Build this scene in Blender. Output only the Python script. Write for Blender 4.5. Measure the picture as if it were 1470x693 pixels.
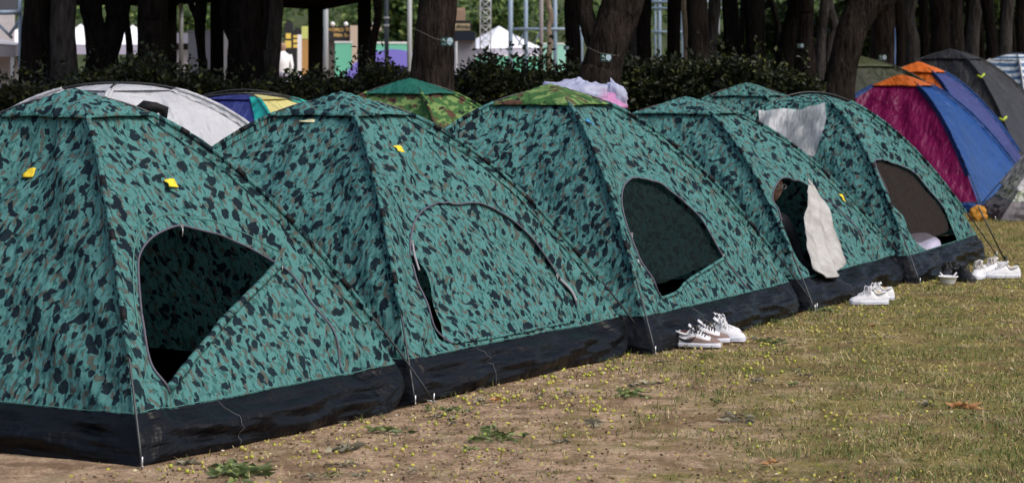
import bpy, bmesh, math, random
import numpy as np
from mathutils import Vector, Matrix, noise
from mathutils.geometry import delaunay_2d_cdt

random.seed(7); RS = np.random.RandomState(11)
S = bpy.context.scene
COL = S.collection
for o in list(bpy.data.objects): bpy.data.objects.remove(o)

# ------------------------------------------------------------ camera, light, exposure
FPX, CX, HY, CAMZ = 3500.0, 735.0, 85.0, 1.6      # focal length in photo pixels, centre column, horizon row, eye height
cam = bpy.data.cameras.new('camera'); camo_ = bpy.data.objects.new('camera', cam); COL.objects.link(camo_)
camo_.location = (0, 0, CAMZ); camo_.rotation_euler = (math.radians(90), 0, 0)
cam.sensor_width = 36; cam.lens = FPX/1470*36
cam.shift_y = -(346.5-HY)/1470
cam.clip_start = 0.1; cam.clip_end = 2000
cam.dof.use_dof = True; cam.dof.focus_distance = 12.0; cam.dof.aperture_fstop = 7.1
S.camera = camo_

SUN_EL, SUN_AZ = 52, 128        # azimuth of the sun measured clockwise from +Y (behind and to the right of the camera)
w = bpy.data.worlds.new('World'); S.world = w; w.use_nodes = True
nt = w.node_tree; bg = nt.nodes['Background']
sky = nt.nodes.new('ShaderNodeTexSky'); sky.sky_type = 'NISHITA'; sky.sun_disc = False
sky.sun_elevation = math.radians(SUN_EL); sky.sun_rotation = math.radians(SUN_AZ)
sky.air_density = 1.0; sky.dust_density = 4.0; sky.ozone_density = 0.6
nt.links.new(sky.outputs[0], bg.inputs[0]); bg.inputs[1].default_value = 0.115
sl = bpy.data.lights.new('sun', 'SUN'); sl.energy = 1.15; sl.angle = math.radians(38); sl.color = (1, .97, .93)
so = bpy.data.objects.new('sun', sl); COL.objects.link(so)
az, el = math.radians(SUN_AZ), math.radians(SUN_EL)
sd = Vector((math.sin(az)*math.cos(el), math.cos(az)*math.cos(el), math.sin(el)))
so.rotation_euler = (-sd).to_track_quat('-Z', 'Y').to_euler(); so.location = sd*30
S.view_settings.view_transform = 'Standard'; S.view_settings.look = 'None'
S.view_settings.gamma = 1; S.view_settings.exposure = 0.72
S.view_settings.use_curve_mapping = False
S.cycles.max_bounces = 6; S.cycles.transparent_max_bounces = 12

# ------------------------------------------------------------ helpers
def at(px, py, d):
    """point at distance d seen at photo pixel (px, py)"""
    return Vector(((px-CX)/FPX*d, d, CAMZ-(py-HY)/FPX*d))
def gnd(px, py):
    d = FPX*CAMZ/(py-HY); return Vector(((px-CX)/FPX*d, d, 0))

def tag(o, label=None, cat=None, group=None, kind=None):
    if label: o['label'] = label
    if cat: o['category'] = cat
    if group: o['group'] = group
    if kind: o['kind'] = kind
    return o
def empty(name, loc, label=None, cat=None, group=None, rz=0):
    o = bpy.data.objects.new(name, None); COL.objects.link(o); o.location = loc; o.rotation_euler = (0, 0, rz)
    o.empty_display_size = .1
    return tag(o, label, cat, group)
def link(name, me, mats, parent=None, loc=None):
    o = bpy.data.objects.new(name, me); COL.objects.link(o)
    if not isinstance(mats, (list, tuple)): mats = [mats]
    if not len(me.materials):
        for m in mats: me.materials.append(m)
    if parent: o.parent = parent
    if loc is not None: o.location = loc
    return o
def copy_tree(o, parent=None):
    c = o.copy(); COL.objects.link(c)
    if parent: c.parent = parent
    for ch in [x for x in bpy.data.objects if x.parent == o]: copy_tree(ch, c)
    return c

class MB:
    """collects simple solids into one mesh"""
    def __init__(s): s.v = []; s.f = []; s.mi = []; s.sm = []
    def add(s, vs, fs, mi=0, smooth=False):
        b = len(s.v); s.v += [tuple(v) for v in vs]
        for f in fs: s.f.append(tuple(b+i for i in f)); s.mi.append(mi); s.sm.append(smooth)
    def box(s, x0, x1, y0, y1, z0, z1, mi=0, M=None):
        vs = [Vector((x, y, z)) for x in (x0, x1) for y in (y0, y1) for z in (z0, z1)]
        if M is not None: vs = [M @ v for v in vs]
        s.add(vs, [(0,1,3,2),(4,6,7,5),(0,4,5,1),(2,3,7,6),(0,2,6,4),(1,5,7,3)], mi)
    def tube(s, pts, rad, n=8, mi=0, cap=True, smooth=True, jit=0, closed=False):
        pts = [Vector(p) for p in pts]
        if not hasattr(rad, '__len__'): rad = [rad]*len(pts)
        vs = []; prev = None
        for i, p in enumerate(pts):
            if closed: t = pts[(i+1) % len(pts)]-pts[i-1]
            else: t = pts[min(i+1, len(pts)-1)]-pts[max(i-1, 0)]
            if t.length < 1e-9: t = Vector((0,0,1))
            t.normalize()
            if prev is None:
                a = Vector((0,0,1)) if abs(t.z) < .9 else Vector((1,0,0)); prev = t.cross(a).normalized()
            else:
                prev = (prev-t*prev.dot(t)).normalized()
            b = t.cross(prev)
            for k in range(n):
                an = 2*math.pi*k/n
                r = rad[i]*(1+(jit*noise.noise(Vector((math.cos(an)*2, math.sin(an)*2, i*.35))+p*.7) if jit else 0))
                vs.append(p+(prev*math.cos(an)+b*math.sin(an))*r)
        fs = []; L = len(pts)
        for i in range(L if closed else L-1):
            for k in range(n):
                j = (i+1) % L
                fs.append((i*n+k, i*n+(k+1) % n, j*n+(k+1) % n, j*n+k))
        if cap and not closed: fs.append(tuple(range(n))[::-1]); fs.append(tuple((L-1)*n+k for k in range(n)))
        s.add(vs, fs, mi, smooth)
    def sheet(s, rows, mi=0, smooth=True):
        n = len(rows[0]); vs = [v for r in rows for v in r]
        fs = [(i*n+k, i*n+k+1, (i+1)*n+k+1, (i+1)*n+k) for i in range(len(rows)-1) for k in range(n-1)]
        s.add(vs, fs, mi, smooth)
    def prism(s, poly, axis_fn, t0, t1, mi=0):
        """poly: 2D outline, axis_fn(x,y,t)->point"""
        n = len(poly); vs = [axis_fn(x, y, t0) for x, y in poly]+[axis_fn(x, y, t1) for x, y in poly]
        fs = [tuple(range(n))[::-1], tuple(range(n, 2*n))]+[(i, (i+1) % n, n+(i+1) % n, n+i) for i in range(n)]
        s.add(vs, fs, mi)
    def mesh(s, name):
        me = bpy.data.meshes.new(name); me.from_pydata(s.v, [], s.f)
        me.polygons.foreach_set('material_index', s.mi); me.polygons.foreach_set('use_smooth', s.sm)
        me.update(); return me
    def build(s, name, mats, parent=None, loc=None):
        return link(name, s.mesh(name), mats, parent, loc)

def spline(pts, n=8, closed=False):
    """Catmull-Rom resample of points (tuples)"""
    P = [np.array(p, float) for p in pts]; out = []; L = len(P)
    for i in range(L if closed else L-1):
        p1, p2 = P[i], P[(i+1) % L]
        p0 = P[i-1] if (closed or i > 0) else p1
        p3 = P[(i+2) % L] if (closed or i+2 < L) else p2
        for k in range(n):
            t = k/n
            out.append(.5*((2*p1)+(-p0+p2)*t+(2*p0-5*p1+4*p2-p3)*t*t+(-p0+3*p1-3*p2+p3)*t**3))
    if not closed: out.append(P[-1])
    return out
def inside(p, poly):
    x, y = p; c = False; n = len(poly); j = n-1
    for i in range(n):
        xi, yi = poly[i]; xj, yj = poly[j]
        if (yi > y) != (yj > y) and x < (xj-xi)*(y-yi)/(yj-yi)+xi: c = not c
        j = i
    return c

# ------------------------------------------------------------ materials
class N:
    def __init__(s, name):
        s.m = bpy.data.materials.new(name); s.m.use_nodes = True; s.t = s.m.node_tree
        s.b = s.t.nodes['Principled BSDF']; s.out = s.t.nodes['Material Output']
    def n(s, typ, **kw):
        nd = s.t.nodes.new('ShaderNode'+typ)
        for k, v in kw.items():
            if k.startswith('i_'):
                key = k[2:]; key = int(key) if key.isdigit() else key.replace('_', ' ')
                if isinstance(v, bpy.types.NodeSocket): s.t.links.new(v, nd.inputs[key])
                else: nd.inputs[key].default_value = v
            else: setattr(nd, k, v)
        return nd
    def l(s, a, b): s.t.links.new(a, b)
    def set(s, col=None, rough=None, spec=None, metal=None):
        for key, v in (('Base Color', col), ('Roughness', rough), ('Specular IOR Level', spec), ('Metallic', metal)):
            if v is None: continue
            if isinstance(v, bpy.types.NodeSocket): s.l(v, s.b.inputs[key])
            elif key == 'Base Color': s.b.inputs[key].default_value = (*v[:3], 1)
            else: s.b.inputs[key].default_value = v
    def ramp(s, fac, stops, interp='LINEAR'):
        r = s.n('ValToRGB'); r.color_ramp.interpolation = interp
        e = r.color_ramp.elements
        while len(e) < len(stops): e.new(.5)
        for el_, (p, c) in zip(e, stops):
            el_.position = p; el_.color = (c, c, c, 1) if isinstance(c, (int, float)) else (*c, 1)
        s.l(fac, r.inputs[0]); return r.outputs[0]
    def mix(s, fac, a, b, mode='MIX'):
        m = s.n('Mix', data_type='RGBA', blend_type=mode)
        for v, k in ((fac, 0), (a, 6), (b, 7)):
            if isinstance(v, bpy.types.NodeSocket): s.l(v, m.inputs[k])
            elif k == 0: m.inputs[0].default_value = v
            else: m.inputs[k].default_value = (*v, 1)
        return m.outputs[2]
    def math(s, op, a, b=None, clamp=False):
        m = s.n('Math', operation=op, use_clamp=clamp)
        for v, k in ((a, 0), (b, 1)):
            if v is None: continue
            if isinstance(v, bpy.types.NodeSocket): s.l(v, m.inputs[k])
            else: m.inputs[k].default_value = v
        return m.outputs[0]
    def coord(s, kind='Object'):
        return s.n('TexCoord').outputs[kind]
    def mapping(s, vec, scale=(1,1,1), rot=(0,0,0), loc=(0,0,0)):
        m = s.n('Mapping'); s.l(vec, m.inputs[0]); m.inputs['Scale'].default_value = scale
        m.inputs['Rotation'].default_value = rot; m.inputs['Location'].default_value = loc
        return m.outputs[0]
    def noise(s, vec, scale, detail=2, rough=.5, out='Fac', dim='3D'):
        nn = s.n('TexNoise', noise_dimensions=dim); s.l(vec, nn.inputs['Vector'])
        nn.inputs['Scale'].default_value = scale; nn.inputs['Detail'].default_value = detail; nn.inputs['Roughness'].default_value = rough
        return nn.outputs[out]
    def bump(s, h, strength=.3, dist=.01, prev=None):
        b = s.n('Bump'); s.l(h, b.inputs['Height']); b.inputs['Strength'].default_value = strength; b.inputs['Distance'].default_value = dist
        if prev: s.l(prev, b.inputs['Normal'])
        s.l(b.outputs[0], s.b.inputs['Normal']); return b.outputs[0]

def simple(name, col, rough=.6, bump=0, bscale=30, var=.0, vscale=4, metal=0, spec=.5):
    m = N(name); co = m.coord()
    if var:
        f = m.noise(co, vscale, 4, .6)
        lo = tuple(c*(1-var) for c in col); hi = tuple(min(1, c*(1+var)) for c in col)
        m.set(m.ramp(f, [(.3, lo), (.7, hi)]))
    else: m.set(col)
    m.set(rough=rough, metal=metal, spec=spec)
    if bump: m.bump(m.noise(co, bscale, 3), bump, .01)
    return m.m

def cloth_bump(m, co, fine=True):
    """wrinkles pressed into the cloth: stretched noise in two directions plus a crinkle"""
    a = m.noise(m.mapping(co, (1.2, 4.5, 1), (0, 0, .7)), 1.5, 2.5, .5)
    b = m.noise(m.mapping(co, (5.5, 1.0, 1), (0, 0, -.45)), 1.5, 2.5, .5)
    c = m.noise(co, 9, 3, .6)
    rg = m.math('ABSOLUTE', m.math('SUBTRACT', m.noise(m.mapping(co, (2.4, 1.1, 1), (0, 0, .3)), 2.2, 3, .6), .5))
    h = m.math('ADD', m.math('MULTIPLY', a, .9), m.math('MULTIPLY', b, .9))
    h = m.math('ADD', h, m.math('MULTIPLY', c, .16))
    h = m.math('ADD', h, m.math('MULTIPLY', rg, -1.7))
    m.bump(h, .9, .045)
    t = m.n('BsdfTranslucent'); src = m.b.inputs['Base Color'].links[0].from_socket; m.l(src, t.inputs[0])
    mx = m.n('MixShader'); mx.inputs[0].default_value = .08; m.l(m.b.outputs[0], mx.inputs[1]); m.l(t.outputs[0], mx.inputs[2]); m.l(mx.outputs[0], m.out.inputs[0])

def camo_material(name, base, dark, brown, shade, light, seed=0):
    m = N(name); uv = m.n('UVMap').outputs[0]
    co = m.mapping(uv, (1.2, 1.2, 1), (0, 0, 0), (seed*1.37, seed*.71, 0))
    def warp(vec, sc, amt):
        c = m.noise(vec, sc, 2, .5, 'Color')
        v = m.n('VectorMath', operation='SUBTRACT'); m.l(c, v.inputs[0]); v.inputs[1].default_value = (.5, .5, .5)
        v2 = m.n('VectorMath', operation='SCALE'); m.l(v.outputs[0], v2.inputs[0]); v2.inputs['Scale'].default_value = amt
        v3 = m.n('VectorMath', operation='ADD'); m.l(vec, v3.inputs[0]); m.l(v2.outputs[0], v3.inputs[1])
        return v3.outputs[0]
    def blobs(rot, scale, sc, w1, w2, thr, keep, off):
        v = m.mapping(warp(warp(co, 9, w1), 34, w2), scale, (0, 0, rot), (off, off*2, 0))
        vo = m.n('TexVoronoi', voronoi_dimensions='2D', feature='F1'); m.l(v, vo.inputs['Vector']); vo.inputs['Scale'].default_value = sc
        vo.inputs['Randomness'].default_value = .9
        sep = m.n('SeparateColor'); m.l(vo.outputs['Color'], sep.inputs[0])
        r = m.math('MULTIPLY_ADD', sep.outputs[0], .22); m.t.nodes[-1].inputs[2].default_value = thr-.09
        hit = m.math('LESS_THAN', vo.outputs['Distance'], r)
        kp = m.math('LESS_THAN', sep.outputs[1], keep)
        return m.math('MULTIPLY', hit, kp)
    def isl(rot, scale, sc, thr, off, detail=1.0, w1=.05):
        v = m.mapping(warp(co, 11, w1), scale, (0, 0, rot), (off, off*2, 0))
        return m.math('GREATER_THAN', m.noise(v, sc, detail, .45), thr)
    def contour(rot, scale, sc, wd, off):
        v = m.mapping(warp(co, 14, .05), scale, (0, 0, rot), (off, off*2, 0))
        return m.math('LESS_THAN', m.math('ABSOLUTE', m.math('SUBTRACT', m.noise(v, sc, 1.0, .5), .5)), wd)
    sh = isl(-.9, (1.0, .45, 1), 40, .62, 3.1, 0.6, .075)
    sh2 = isl(.35, (1.0, .42, 1), 46, .635, 13.1, 0.6, .075)
    li = isl(.5, (1.0, .4, 1), 46, .63, 7.7, .6)
    br = isl(.95, (1.0, .5, 1), 36, .605, 5.3, .5, .06)
    dk = blobs(.55, (1.0, .8, 1), 12.5, .07, .045, .255, .46, 0)
    dkb = isl(.6, (1.0, .72, 1), 19, .66, 21.0, .4)
    dk2 = isl(-.5, (1.0, .6, 1), 30, .68, 9.1, .4)
    sh = m.math('MAXIMUM', sh, sh2)
    c = m.mix(li, base, light); c = m.mix(sh, c, shade); c = m.mix(br, c, brown)
    c = m.mix(m.math('MAXIMUM', m.math('MAXIMUM', dk, dkb), dk2), c, dark)
    fade = m.noise(co, 1.3, 4, .6)
    c = m.mix(m.math('MULTIPLY', fade, .12), c, tuple(x*1.15+.02 for x in base))
    m.set(c, .7, .04)
    cloth_bump(m, co)
    return m.m

def woodland_material(name):
    m = N(name); uv = m.n('UVMap').outputs[0]
    def lay(loc, sc, lo):
        v = m.mapping(uv, (1, 1.7, 1), (0, 0, .5), loc)
        return m.math('GREATER_THAN', m.noise(v, sc, 2.5, .55), lo)
    c = m.mix(lay((0,0,0), 7, .52), (.045, .11, .038), (.15, .23, .08))
    c = m.mix(lay((5,2,0), 6, .57), c, (.085, .048, .034))
    c = m.mix(lay((9,7,0), 8, .6), c, (.055, .13, .04))
    c = m.mix(lay((2,9,0), 9, .64), c, (.018, .02, .018))
    m.set(c, .7, .04); cloth_bump(m, uv); return m.m

def fabric(name, col, rough=.55, var=.12):
    m = N(name); uv = m.n('UVMap').outputs[0]
    f = m.noise(uv, 3, 4, .6)
    m.set(m.ramp(f, [(.3, tuple(c*(1-var) for c in col)), (.7, tuple(min(1, c*(1+var)) for c in col))]), rough, .35)
    cloth_bump(m, uv); return m.m

def stripe_material(name):
    m = N(name); uv = m.n('UVMap').outputs[0]
    sp = m.n('SeparateXYZ'); m.l(uv, sp.inputs[0])
    w_ = m.math('SINE', m.math('MULTIPLY', sp.outputs[1], 42.0))
    m.set(m.mix(m.math('GREATER_THAN', w_, .0), (.55, .6, .65), (.06, .13, .25)), .6); cloth_bump(m, uv); return m.m

def tarp_material():
    m = N('black_tarpaulin'); uv = m.n('UVMap').outputs[0]
    d = m.noise(m.mapping(uv, (1, 3, 1)), 2.6, 6, .7)
    d2 = m.noise(uv, 40, 3, .6)
    dust = m.math('MULTIPLY', m.ramp(d, [(.5, 0.0), (.78, 1.0)]), d2)
    m.set(m.mix(m.math('MULTIPLY', dust, .10), (.003, .0034, .005), (.05, .045, .04)), m.ramp(d, [(.3, .34), (.7, .44)]), .14)
    a = m.noise(m.mapping(uv, (1.0, 5, 1), (0, 0, .25)), 2.2, 3, .55); b = m.noise(m.mapping(uv, (3.2, 1.6, 1), (0, 0, -.5)), 1.8, 3, .55)
    e_ = m.noise(m.mapping(uv, (2.2, 9, 1), (0, 0, .45)), 2.2, 4, .6); m.bump(m.math('ADD', m.math('ADD', a, b), m.math('MULTIPLY', e_, .10)), .5, .08); return m.m

def net_material(name, col, op):
    m = N(name); m.set(col, .9, 0.0)
    tr = m.n('BsdfTransparent'); mx = m.n('MixShader'); mx.inputs[0].default_value = op
    m.l(tr.outputs[0], mx.inputs[1]); m.l(m.b.outputs[0], mx.inputs[2]); m.l(mx.outputs[0], m.out.inputs[0])
    return m.m

def leaf_material(name, stops, rough=.5, trans=.15):
    m = N(name); a = m.n('Attribute', attribute_name='var')
    c = m.ramp(a.outputs['Fac'], stops); m.set(c, rough, .3)
    if trans:
        t = m.n('BsdfTranslucent'); m.l(c, t.inputs[0]); mx = m.n('MixShader'); mx.inputs[0].default_value = trans
        m.l(m.b.outputs[0], mx.inputs[1]); m.l(t.outputs[0], mx.inputs[2]); m.l(mx.outputs[0], m.out.inputs[0])
    return m.m

def bark_material(name, a, b, fleck=.3):
    m = N(name); co = m.coord()
    v = m.mapping(co, (1, 1, .16)); f = m.noise(v, 26, 5, .65)
    c = m.ramp(f, [(.35, a), (.65, b)])
    pale = m.math('GREATER_THAN', m.noise(m.mapping(co, (1, 1, .35)), 34, 3, .6), .70)
    c = m.mix(m.math('MULTIPLY', pale, fleck), c, (.28, .26, .23))
    m.set(c, .95, .03); m.bump(m.math('ADD', f, m.noise(m.mapping(co, (1, 1, .3)), 9, 3)), 1.0, .09); return m.m

M = {}
TEAL = dict(base=(.070, .190, .184), dark=(.005, .006, .014), brown=(.078, .083, .070), shade=(.032, .104, .100), light=(.075, .195, .185))
M['camo'] = camo_material('teal_camouflage_cloth', seed=1, **TEAL)
M['wood'] = woodland_material('woodland_camouflage_cloth')
M['tarp'] = tarp_material()
M['vent'] = simple('black_vent_net', (.012, .012, .014), .8)
M['sleeve'] = camo_material('teal_sleeve_cloth', seed=4, **TEAL)
M['rod'] = simple('dark_fibreglass_rod', (.02, .021, .023), .35)
M['steel'] = simple('dull_steel', (.5, .5, .5), .4, metal=.8)
M['zip'] = simple('mauve_zip_tape', (.085, .08, .11), .7)
M['zipw'] = simple('pale_zip_tape', (.26, .25, .27), .6)
M['hem'] = simple('teal_seam_tape', (.08, .2, .18), .7, spec=.1)
M['seamgrey'] = simple('grey_thread', (.10, .10, .11), .8)
M['yellow'] = simple('yellow_label_cloth', (.75, .55, .02), .6, var=.1)
M['paleyellow'] = simple('pale_yellow_label', (.6, .58, .35), .6)
M['bluetag'] = simple('blue_label', (.03, .22, .5), .5)
M['net'] = net_material('grey_insect_net', (.05, .08, .08), .13)
M['netbrown'] = net_material('brown_insect_net', (.032, .026, .024), .70)
M['clip'] = simple('black_plastic_clip', (.008, .008, .009), .6, spec=.15)

# ------------------------------------------------------------ tents
KEXP = 1.8
class Tent:
    def __init__(s, name, label, A, ang, W, D, h, mats, cat='tent', group=None, band=.19, flapmat='camo', sleevemat='sleeve', step=.045,
                 flap=.235, bandmat='tarp', wr=.027, seed=0, k=KEXP, detail=True, vent='vent'):
        s.vent = vent; s.k = k; s.seed = seed; s.wr = wr; s.step = step; s.h = h; s.band = band
        e = Vector((math.cos(math.radians(ang)), math.sin(math.radians(ang)))); n = Vector((-e.y, e.x))
        A = Vector(A[:2]); B = A+e*W; C = A+n*D; Eb = B+n*D; c = (A+Eb)/2
        s.c = c; s.e = e; s.n = n
        s.cor = [A-c, B-c, Eb-c, C-c]
        s.faces = [(0, 1), (1, 2), (2, 3), (3, 0)]        # front, right, back, left
        s.W, s.D = W, D
        s.root = empty(name, (c.x, c.y, 0), label, cat, group)
        s.mats = [M[m] for m in mats]
        s.flapmat = M[flapmat] if flapmat else None; s.sleevemat = M[sleevemat]; s.bandmat = M[bandmat]
        s.rb = (1-band/h)**(1/k)
        s.tab = []
        for (i, j) in s.faces:
            md = ((s.cor[i]+s.cor[j])/2).length; L = (s.cor[i]-s.cor[j]).length
            r = np.linspace(0, 1, 400); ds = np.sqrt(md**2+(h*k*np.maximum(r, 1e-4)**(k-1))**2)
            cum = np.concatenate([[0], np.cumsum((ds[1:]+ds[:-1])/2*np.diff(r))]); s.tab.append((r, cum[-1]-cum, L))
    def z(s, r): return s.h*(1-r**s.k)
    def raw(s, f, u, r):
        i, j = s.faces[f]; p = (s.cor[i]*(1-u)+s.cor[j]*u)*r
        return Vector((p.x, p.y, s.z(r)))
    def nrm(s, f, u, r):
        r = max(r, .02); d = 1e-3
        a = s.raw(f, u+d, r)-s.raw(f, u-d, r); b = s.raw(f, u, r-d)-s.raw(f, u, r+d)
        return a.cross(b).normalized()
    def P(s, f, u, r, off=0.0, wr=1.0):
        p = s.raw(f, u, r); n = s.nrm(f, u, r)
        env = max(0, 4*u*(1-u)); e2 = math.sin(math.pi*min(1, max(0, r)))**.5
        arc = 2.2*(1-r)
        q = Vector((u*s.tab[f][2]*1.0, arc, s.seed*3.3+f*7.1))
        # broad slack, tension folds fanning out of the two lower corners, small creases
        d = -.045*env*e2
        d += s.wr*1.6*env**.5*e2*noise.noise(Vector((q.x*1.6, q.y*1.1, q.z)))
        for uu, sg in ((0, 1), (1, -1)):
            dx = (u-uu)*s.tab[f][2]*r*sg; dy = (1-r)*1.5+.02
            an = math.atan2(dy, dx+.02); dist = math.hypot(dx, dy)
            d += s.wr*.75*math.exp(-dist*1.1)*math.sin(an*11+2*noise.noise(Vector((dist*2, uu*5.0, q.z))))*min(1, env*3)
        d += s.wr*.5*env**.5*noise.noise(Vector((q.x*5+q.y*2.0, q.y*2.4-q.x, q.z+9)))
        d -= s.wr*1.3*env**.6*e2*1.5*(abs(noise.noise(Vector((q.x*2.1+q.y*1.3, q.y*1.0-q.x*.5, q.z+21))))+.5*abs(noise.noise(Vector((q.x*3.4-q.y*2.2, q.y*1.7+q.x*.8, q.z+33)))))
        k_ = min(1, max(0, (r-.15)/.14)); return p+n*(d*wr*k_*k_*(3-2*k_)+off)
    def flat(s, f, u, r):
        R, a, L = s.tab[f]; return ((u-.5)*L*r, float(np.interp(r, R, a)))
    def unflat(s, f, x, y):
        R, a, L = s.tab[f]; r = float(np.interp(y, a[::-1], R[::-1])); return (x/(L*max(r, 1e-3))+.5, r)
    def patch(s, name, f, outline, holes, mat, off=0.0, smooth_out=False, parent=None, step=None, bulge=None, wr=1.0, smooth_holes=True):
        """outline, holes: lists of (u, rho); triangulated in the flattened cloth"""
        st = step or s.step
        def dense(poly, sm):
            q = [s.flat(f, u, r) for u, r in poly]
            if sm: return [tuple(p) for p in spline(q, 6, True)]
            out = []
            for i in range(len(q)):
                a, b = np.array(q[i]), np.array(q[(i+1) % len(q)]); m = max(1, int(np.linalg.norm(b-a)/st))
                out += [tuple(a+(b-a)*t/m) for t in range(m)]
            return out
        if outline is None: 
            r0, r1 = .16, s.rb; m = 60
            o = [(0, r1), (1, r1)]; o += [(1, r1+(r0-r1)*t/m) for t in range(1, m+1)]; o += [(0, r0+(r1-r0)*t/m) for t in range(m)]
            op = dense(o, False)
        else: op = dense(outline, smooth_out)
        hp = [dense(h_, smooth_holes) for h_ in holes]
        V = []; Ed = []
        for ring in [op]+hp:
            b = len(V); V += ring; Ed += [(b+i, b+(i+1) % len(ring)) for i in range(len(ring))]
        bnd = np.array(V); xs, ys = bnd[:, 0], bnd[:, 1]
        ri = random.Random(5)
        y = ys.min()+st*.6; row = 0
        while y < ys.max():
            x = xs.min()+(row % 2)*st*.5
            while x < xs.max():
                p = (x+ri.uniform(-.1, .1)*st, y+ri.uniform(-.1, .1)*st)
                if inside(p, op) and not any(inside(p, h_) for h_ in hp) and np.min((xs-p[0])**2+(ys-p[1])**2) > (st*.45)**2: V.append(p)
                x += st
            y += st*.87; row += 1
        vv, _, ff, *_ = delaunay_2d_cdt([Vector(v) for v in V], Ed, [], 0, 1e-6)
        tris = []
        for t in ff:
            cx = sum(vv[i].x for i in t)/len(t); cy = sum(vv[i].y for i in t)/len(t)
            if inside((cx, cy), op) and not any(inside((cx, cy), h_) for h_ in hp): tris.append(tuple(t))
        pos = []
        for v in vv:
            u, r = s.unflat(f, v.x, v.y); o_ = off+(bulge(u, r) if bulge else 0); pos.append(s.P(f, u, r, o_, wr))
        me = bpy.data.meshes.new(name); me.from_pydata(pos, [], tris)
        uvl = me.uv_layers.new(name='UVMap'); li = np.zeros(len(me.loops), np.int32); me.loops.foreach_get('vertex_index', li)
        a = np.array([(v.x+f*3.7+s.seed*5.3, v.y) for v in vv])[li]; uvl.data.foreach_set('uv', a.ravel())
        me.polygons.foreach_set('use_smooth', [True]*len(tris)); me.update()
        o = link(name, me, mat, parent or s.root); return o
    def line(s, name, f, pts, rad, mat, off=.004, parent=None, n=6, closed=False):
        q = spline(pts, n, closed); mb = MB(); pp = [s.P(f, u, r, off) for u, r in q]; mb.tube(pp, [rad*(1+.25*noise.noise(p*9)) for p in pp] if rad > .01 else rad, 6, closed=closed)
        me = mb.mesh(name); uvl = me.uv_layers.new(name='UVMap'); e = s.cor[1]-s.cor[0]; e.normalize()
        uva = np.array([(v.co.x*e.x+v.co.y*e.y+s.seed*2.2, v.co.z*1.3) for v in me.vertices]); li = np.zeros(len(me.loops), np.int32); me.loops.foreach_get('vertex_index', li); uvl.data.foreach_set('uv', uva[li].ravel())
        return link(name, me, mat, parent or s.root)
    def build(s, holes={}, poles=True, netclips=True):
        for f in range(4):
            mt = s.mats[f % len(s.mats)]
            s.patch('wall_panel', f, None, holes.get(f, []), mt, step=s.step if f in (0, 3) else s.step*2)
        # black tub skirt
        if s.band > 0:
            m = MB(); rows = []; uv = []
            per = []
            for f in range(4):
                nn = 72
                for t in range(nn): per.append((f, t/nn))
            nr = 12
            for r_i in range(nr+1):
                t = r_i/nr; row = []
                for (f, u) in per:
                    ptop = s.P(f, u, s.rb, 0, 1.0)
                    i, j = s.faces[f]; g = s.cor[i]*(1-u)+s.cor[j]*u
                    nrm2 = Vector((s.nrm(f, .5, .9).x, s.nrm(f, .5, .9).y)).normalized()
                    env = 4*u*(1-u)
                    out = .012*env+.055*env*noise.noise(Vector((u*4, f*5.1, s.seed)))
                    pb = Vector((g.x+nrm2.x*out, g.y+nrm2.y*out, 0))
                    cr_ = 0.0
                    L_ = s.tab[f][2]
                    if f in (0, 2): cr_ = max(0, 1-(1-u)*L_/.30)
                    else: cr_ = max(0, 1-u*L_/.30)
                    cr_ = cr_**1.5
                    pb = Vector((pb.x*(1-.05*cr_), pb.y*(1-.05*cr_), .085*cr_))
                    p = ptop.lerp(pb, t)
                    bul = (.058*math.sin(math.pi*t**1.15)+.018*t)*(.25+.75*env)
                    cr = noise.noise(Vector((u*s.tab[f][2]*3.2+t*2.5, t*3.4, s.seed+f*3)))*.040-abs(noise.noise(Vector((u*s.tab[f][2]*2.2-t*3.6, t*3.0+u*1.3, s.seed+f*5))))*.07+.02+noise.noise(Vector((u*s.tab[f][2]*9+t*3, t*4.4, s.seed+f*5)))*.005
                    bul += cr*math.sin(math.pi*min(1, t*1.02))**.6*(min(1, env*3))
                    p = p+Vector((nrm2.x, nrm2.y, .25))*bul
                    p.z = max(.004 if t > .99 else .008, p.z)
                    row.append(p)
                rows.append(row+[row[0]])
            m.sheet(rows)
            me = m.mesh('tub_skirt'); uvl = me.uv_layers.new(name='UVMap')
            L = 0; us = []
            n1 = len(per)+1
            uva = np.zeros((len(me.vertices), 2))
            for i in range(nr+1):
                for q in range(n1): uva[i*n1+q] = (q/72*2.4+s.seed, i/nr*.2)
            li = np.zeros(len(me.loops), np.int32); me.loops.foreach_get('vertex_index', li); uvl.data.foreach_set('uv', uva[li].ravel())
            link('tub_skirt', me, s.bandmat, s.root)
            st_ = MB(); k0 = 22
            for f_ in (0,):
                st_.tube([rows[i][f_*72+k0]+Vector((s.nrm(f_, .3, .9).x, s.nrm(f_, .3, .9).y, 0))*.002 for i in range(nr+1)], .0016, 4)
            st_.build('skirt_seam', M['seamgrey'], s.root)
            # floor sheet
            fl = MB(); cs = [Vector((c.x, c.y, .012))*1 for c in s.cor]; fl.add([Vector((c.x*.99, c.y*.99, .012)) for c in s.cor], [(0,1,2,3)])
            fl.build('groundsheet', s.bandmat, s.root)
            sm = MB()
            for f in (0, 3): sm.tube([s.P(f, u/30, s.rb-.002, .002) for u in range(31)], .0022, 5)
            sm.build('seam', M['hem'], s.root)
        # net vent over the crown
        vm = MB(); rr = []
        for i in range(5):
            r = .17*(1-i/4)+.001; rr.append([s.raw(f, u/4, r)+Vector((0, 0, .001)) for f in range(4) for u in range(4)]+[s.raw(0, 0, r)+Vector((0, 0, .001))])
        vm.sheet(rr); me = vm.mesh('roof_vent'); uvl = me.uv_layers.new(name='UVMap'); li = np.zeros(len(me.loops), np.int32); me.loops.foreach_get('vertex_index', li)
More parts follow.
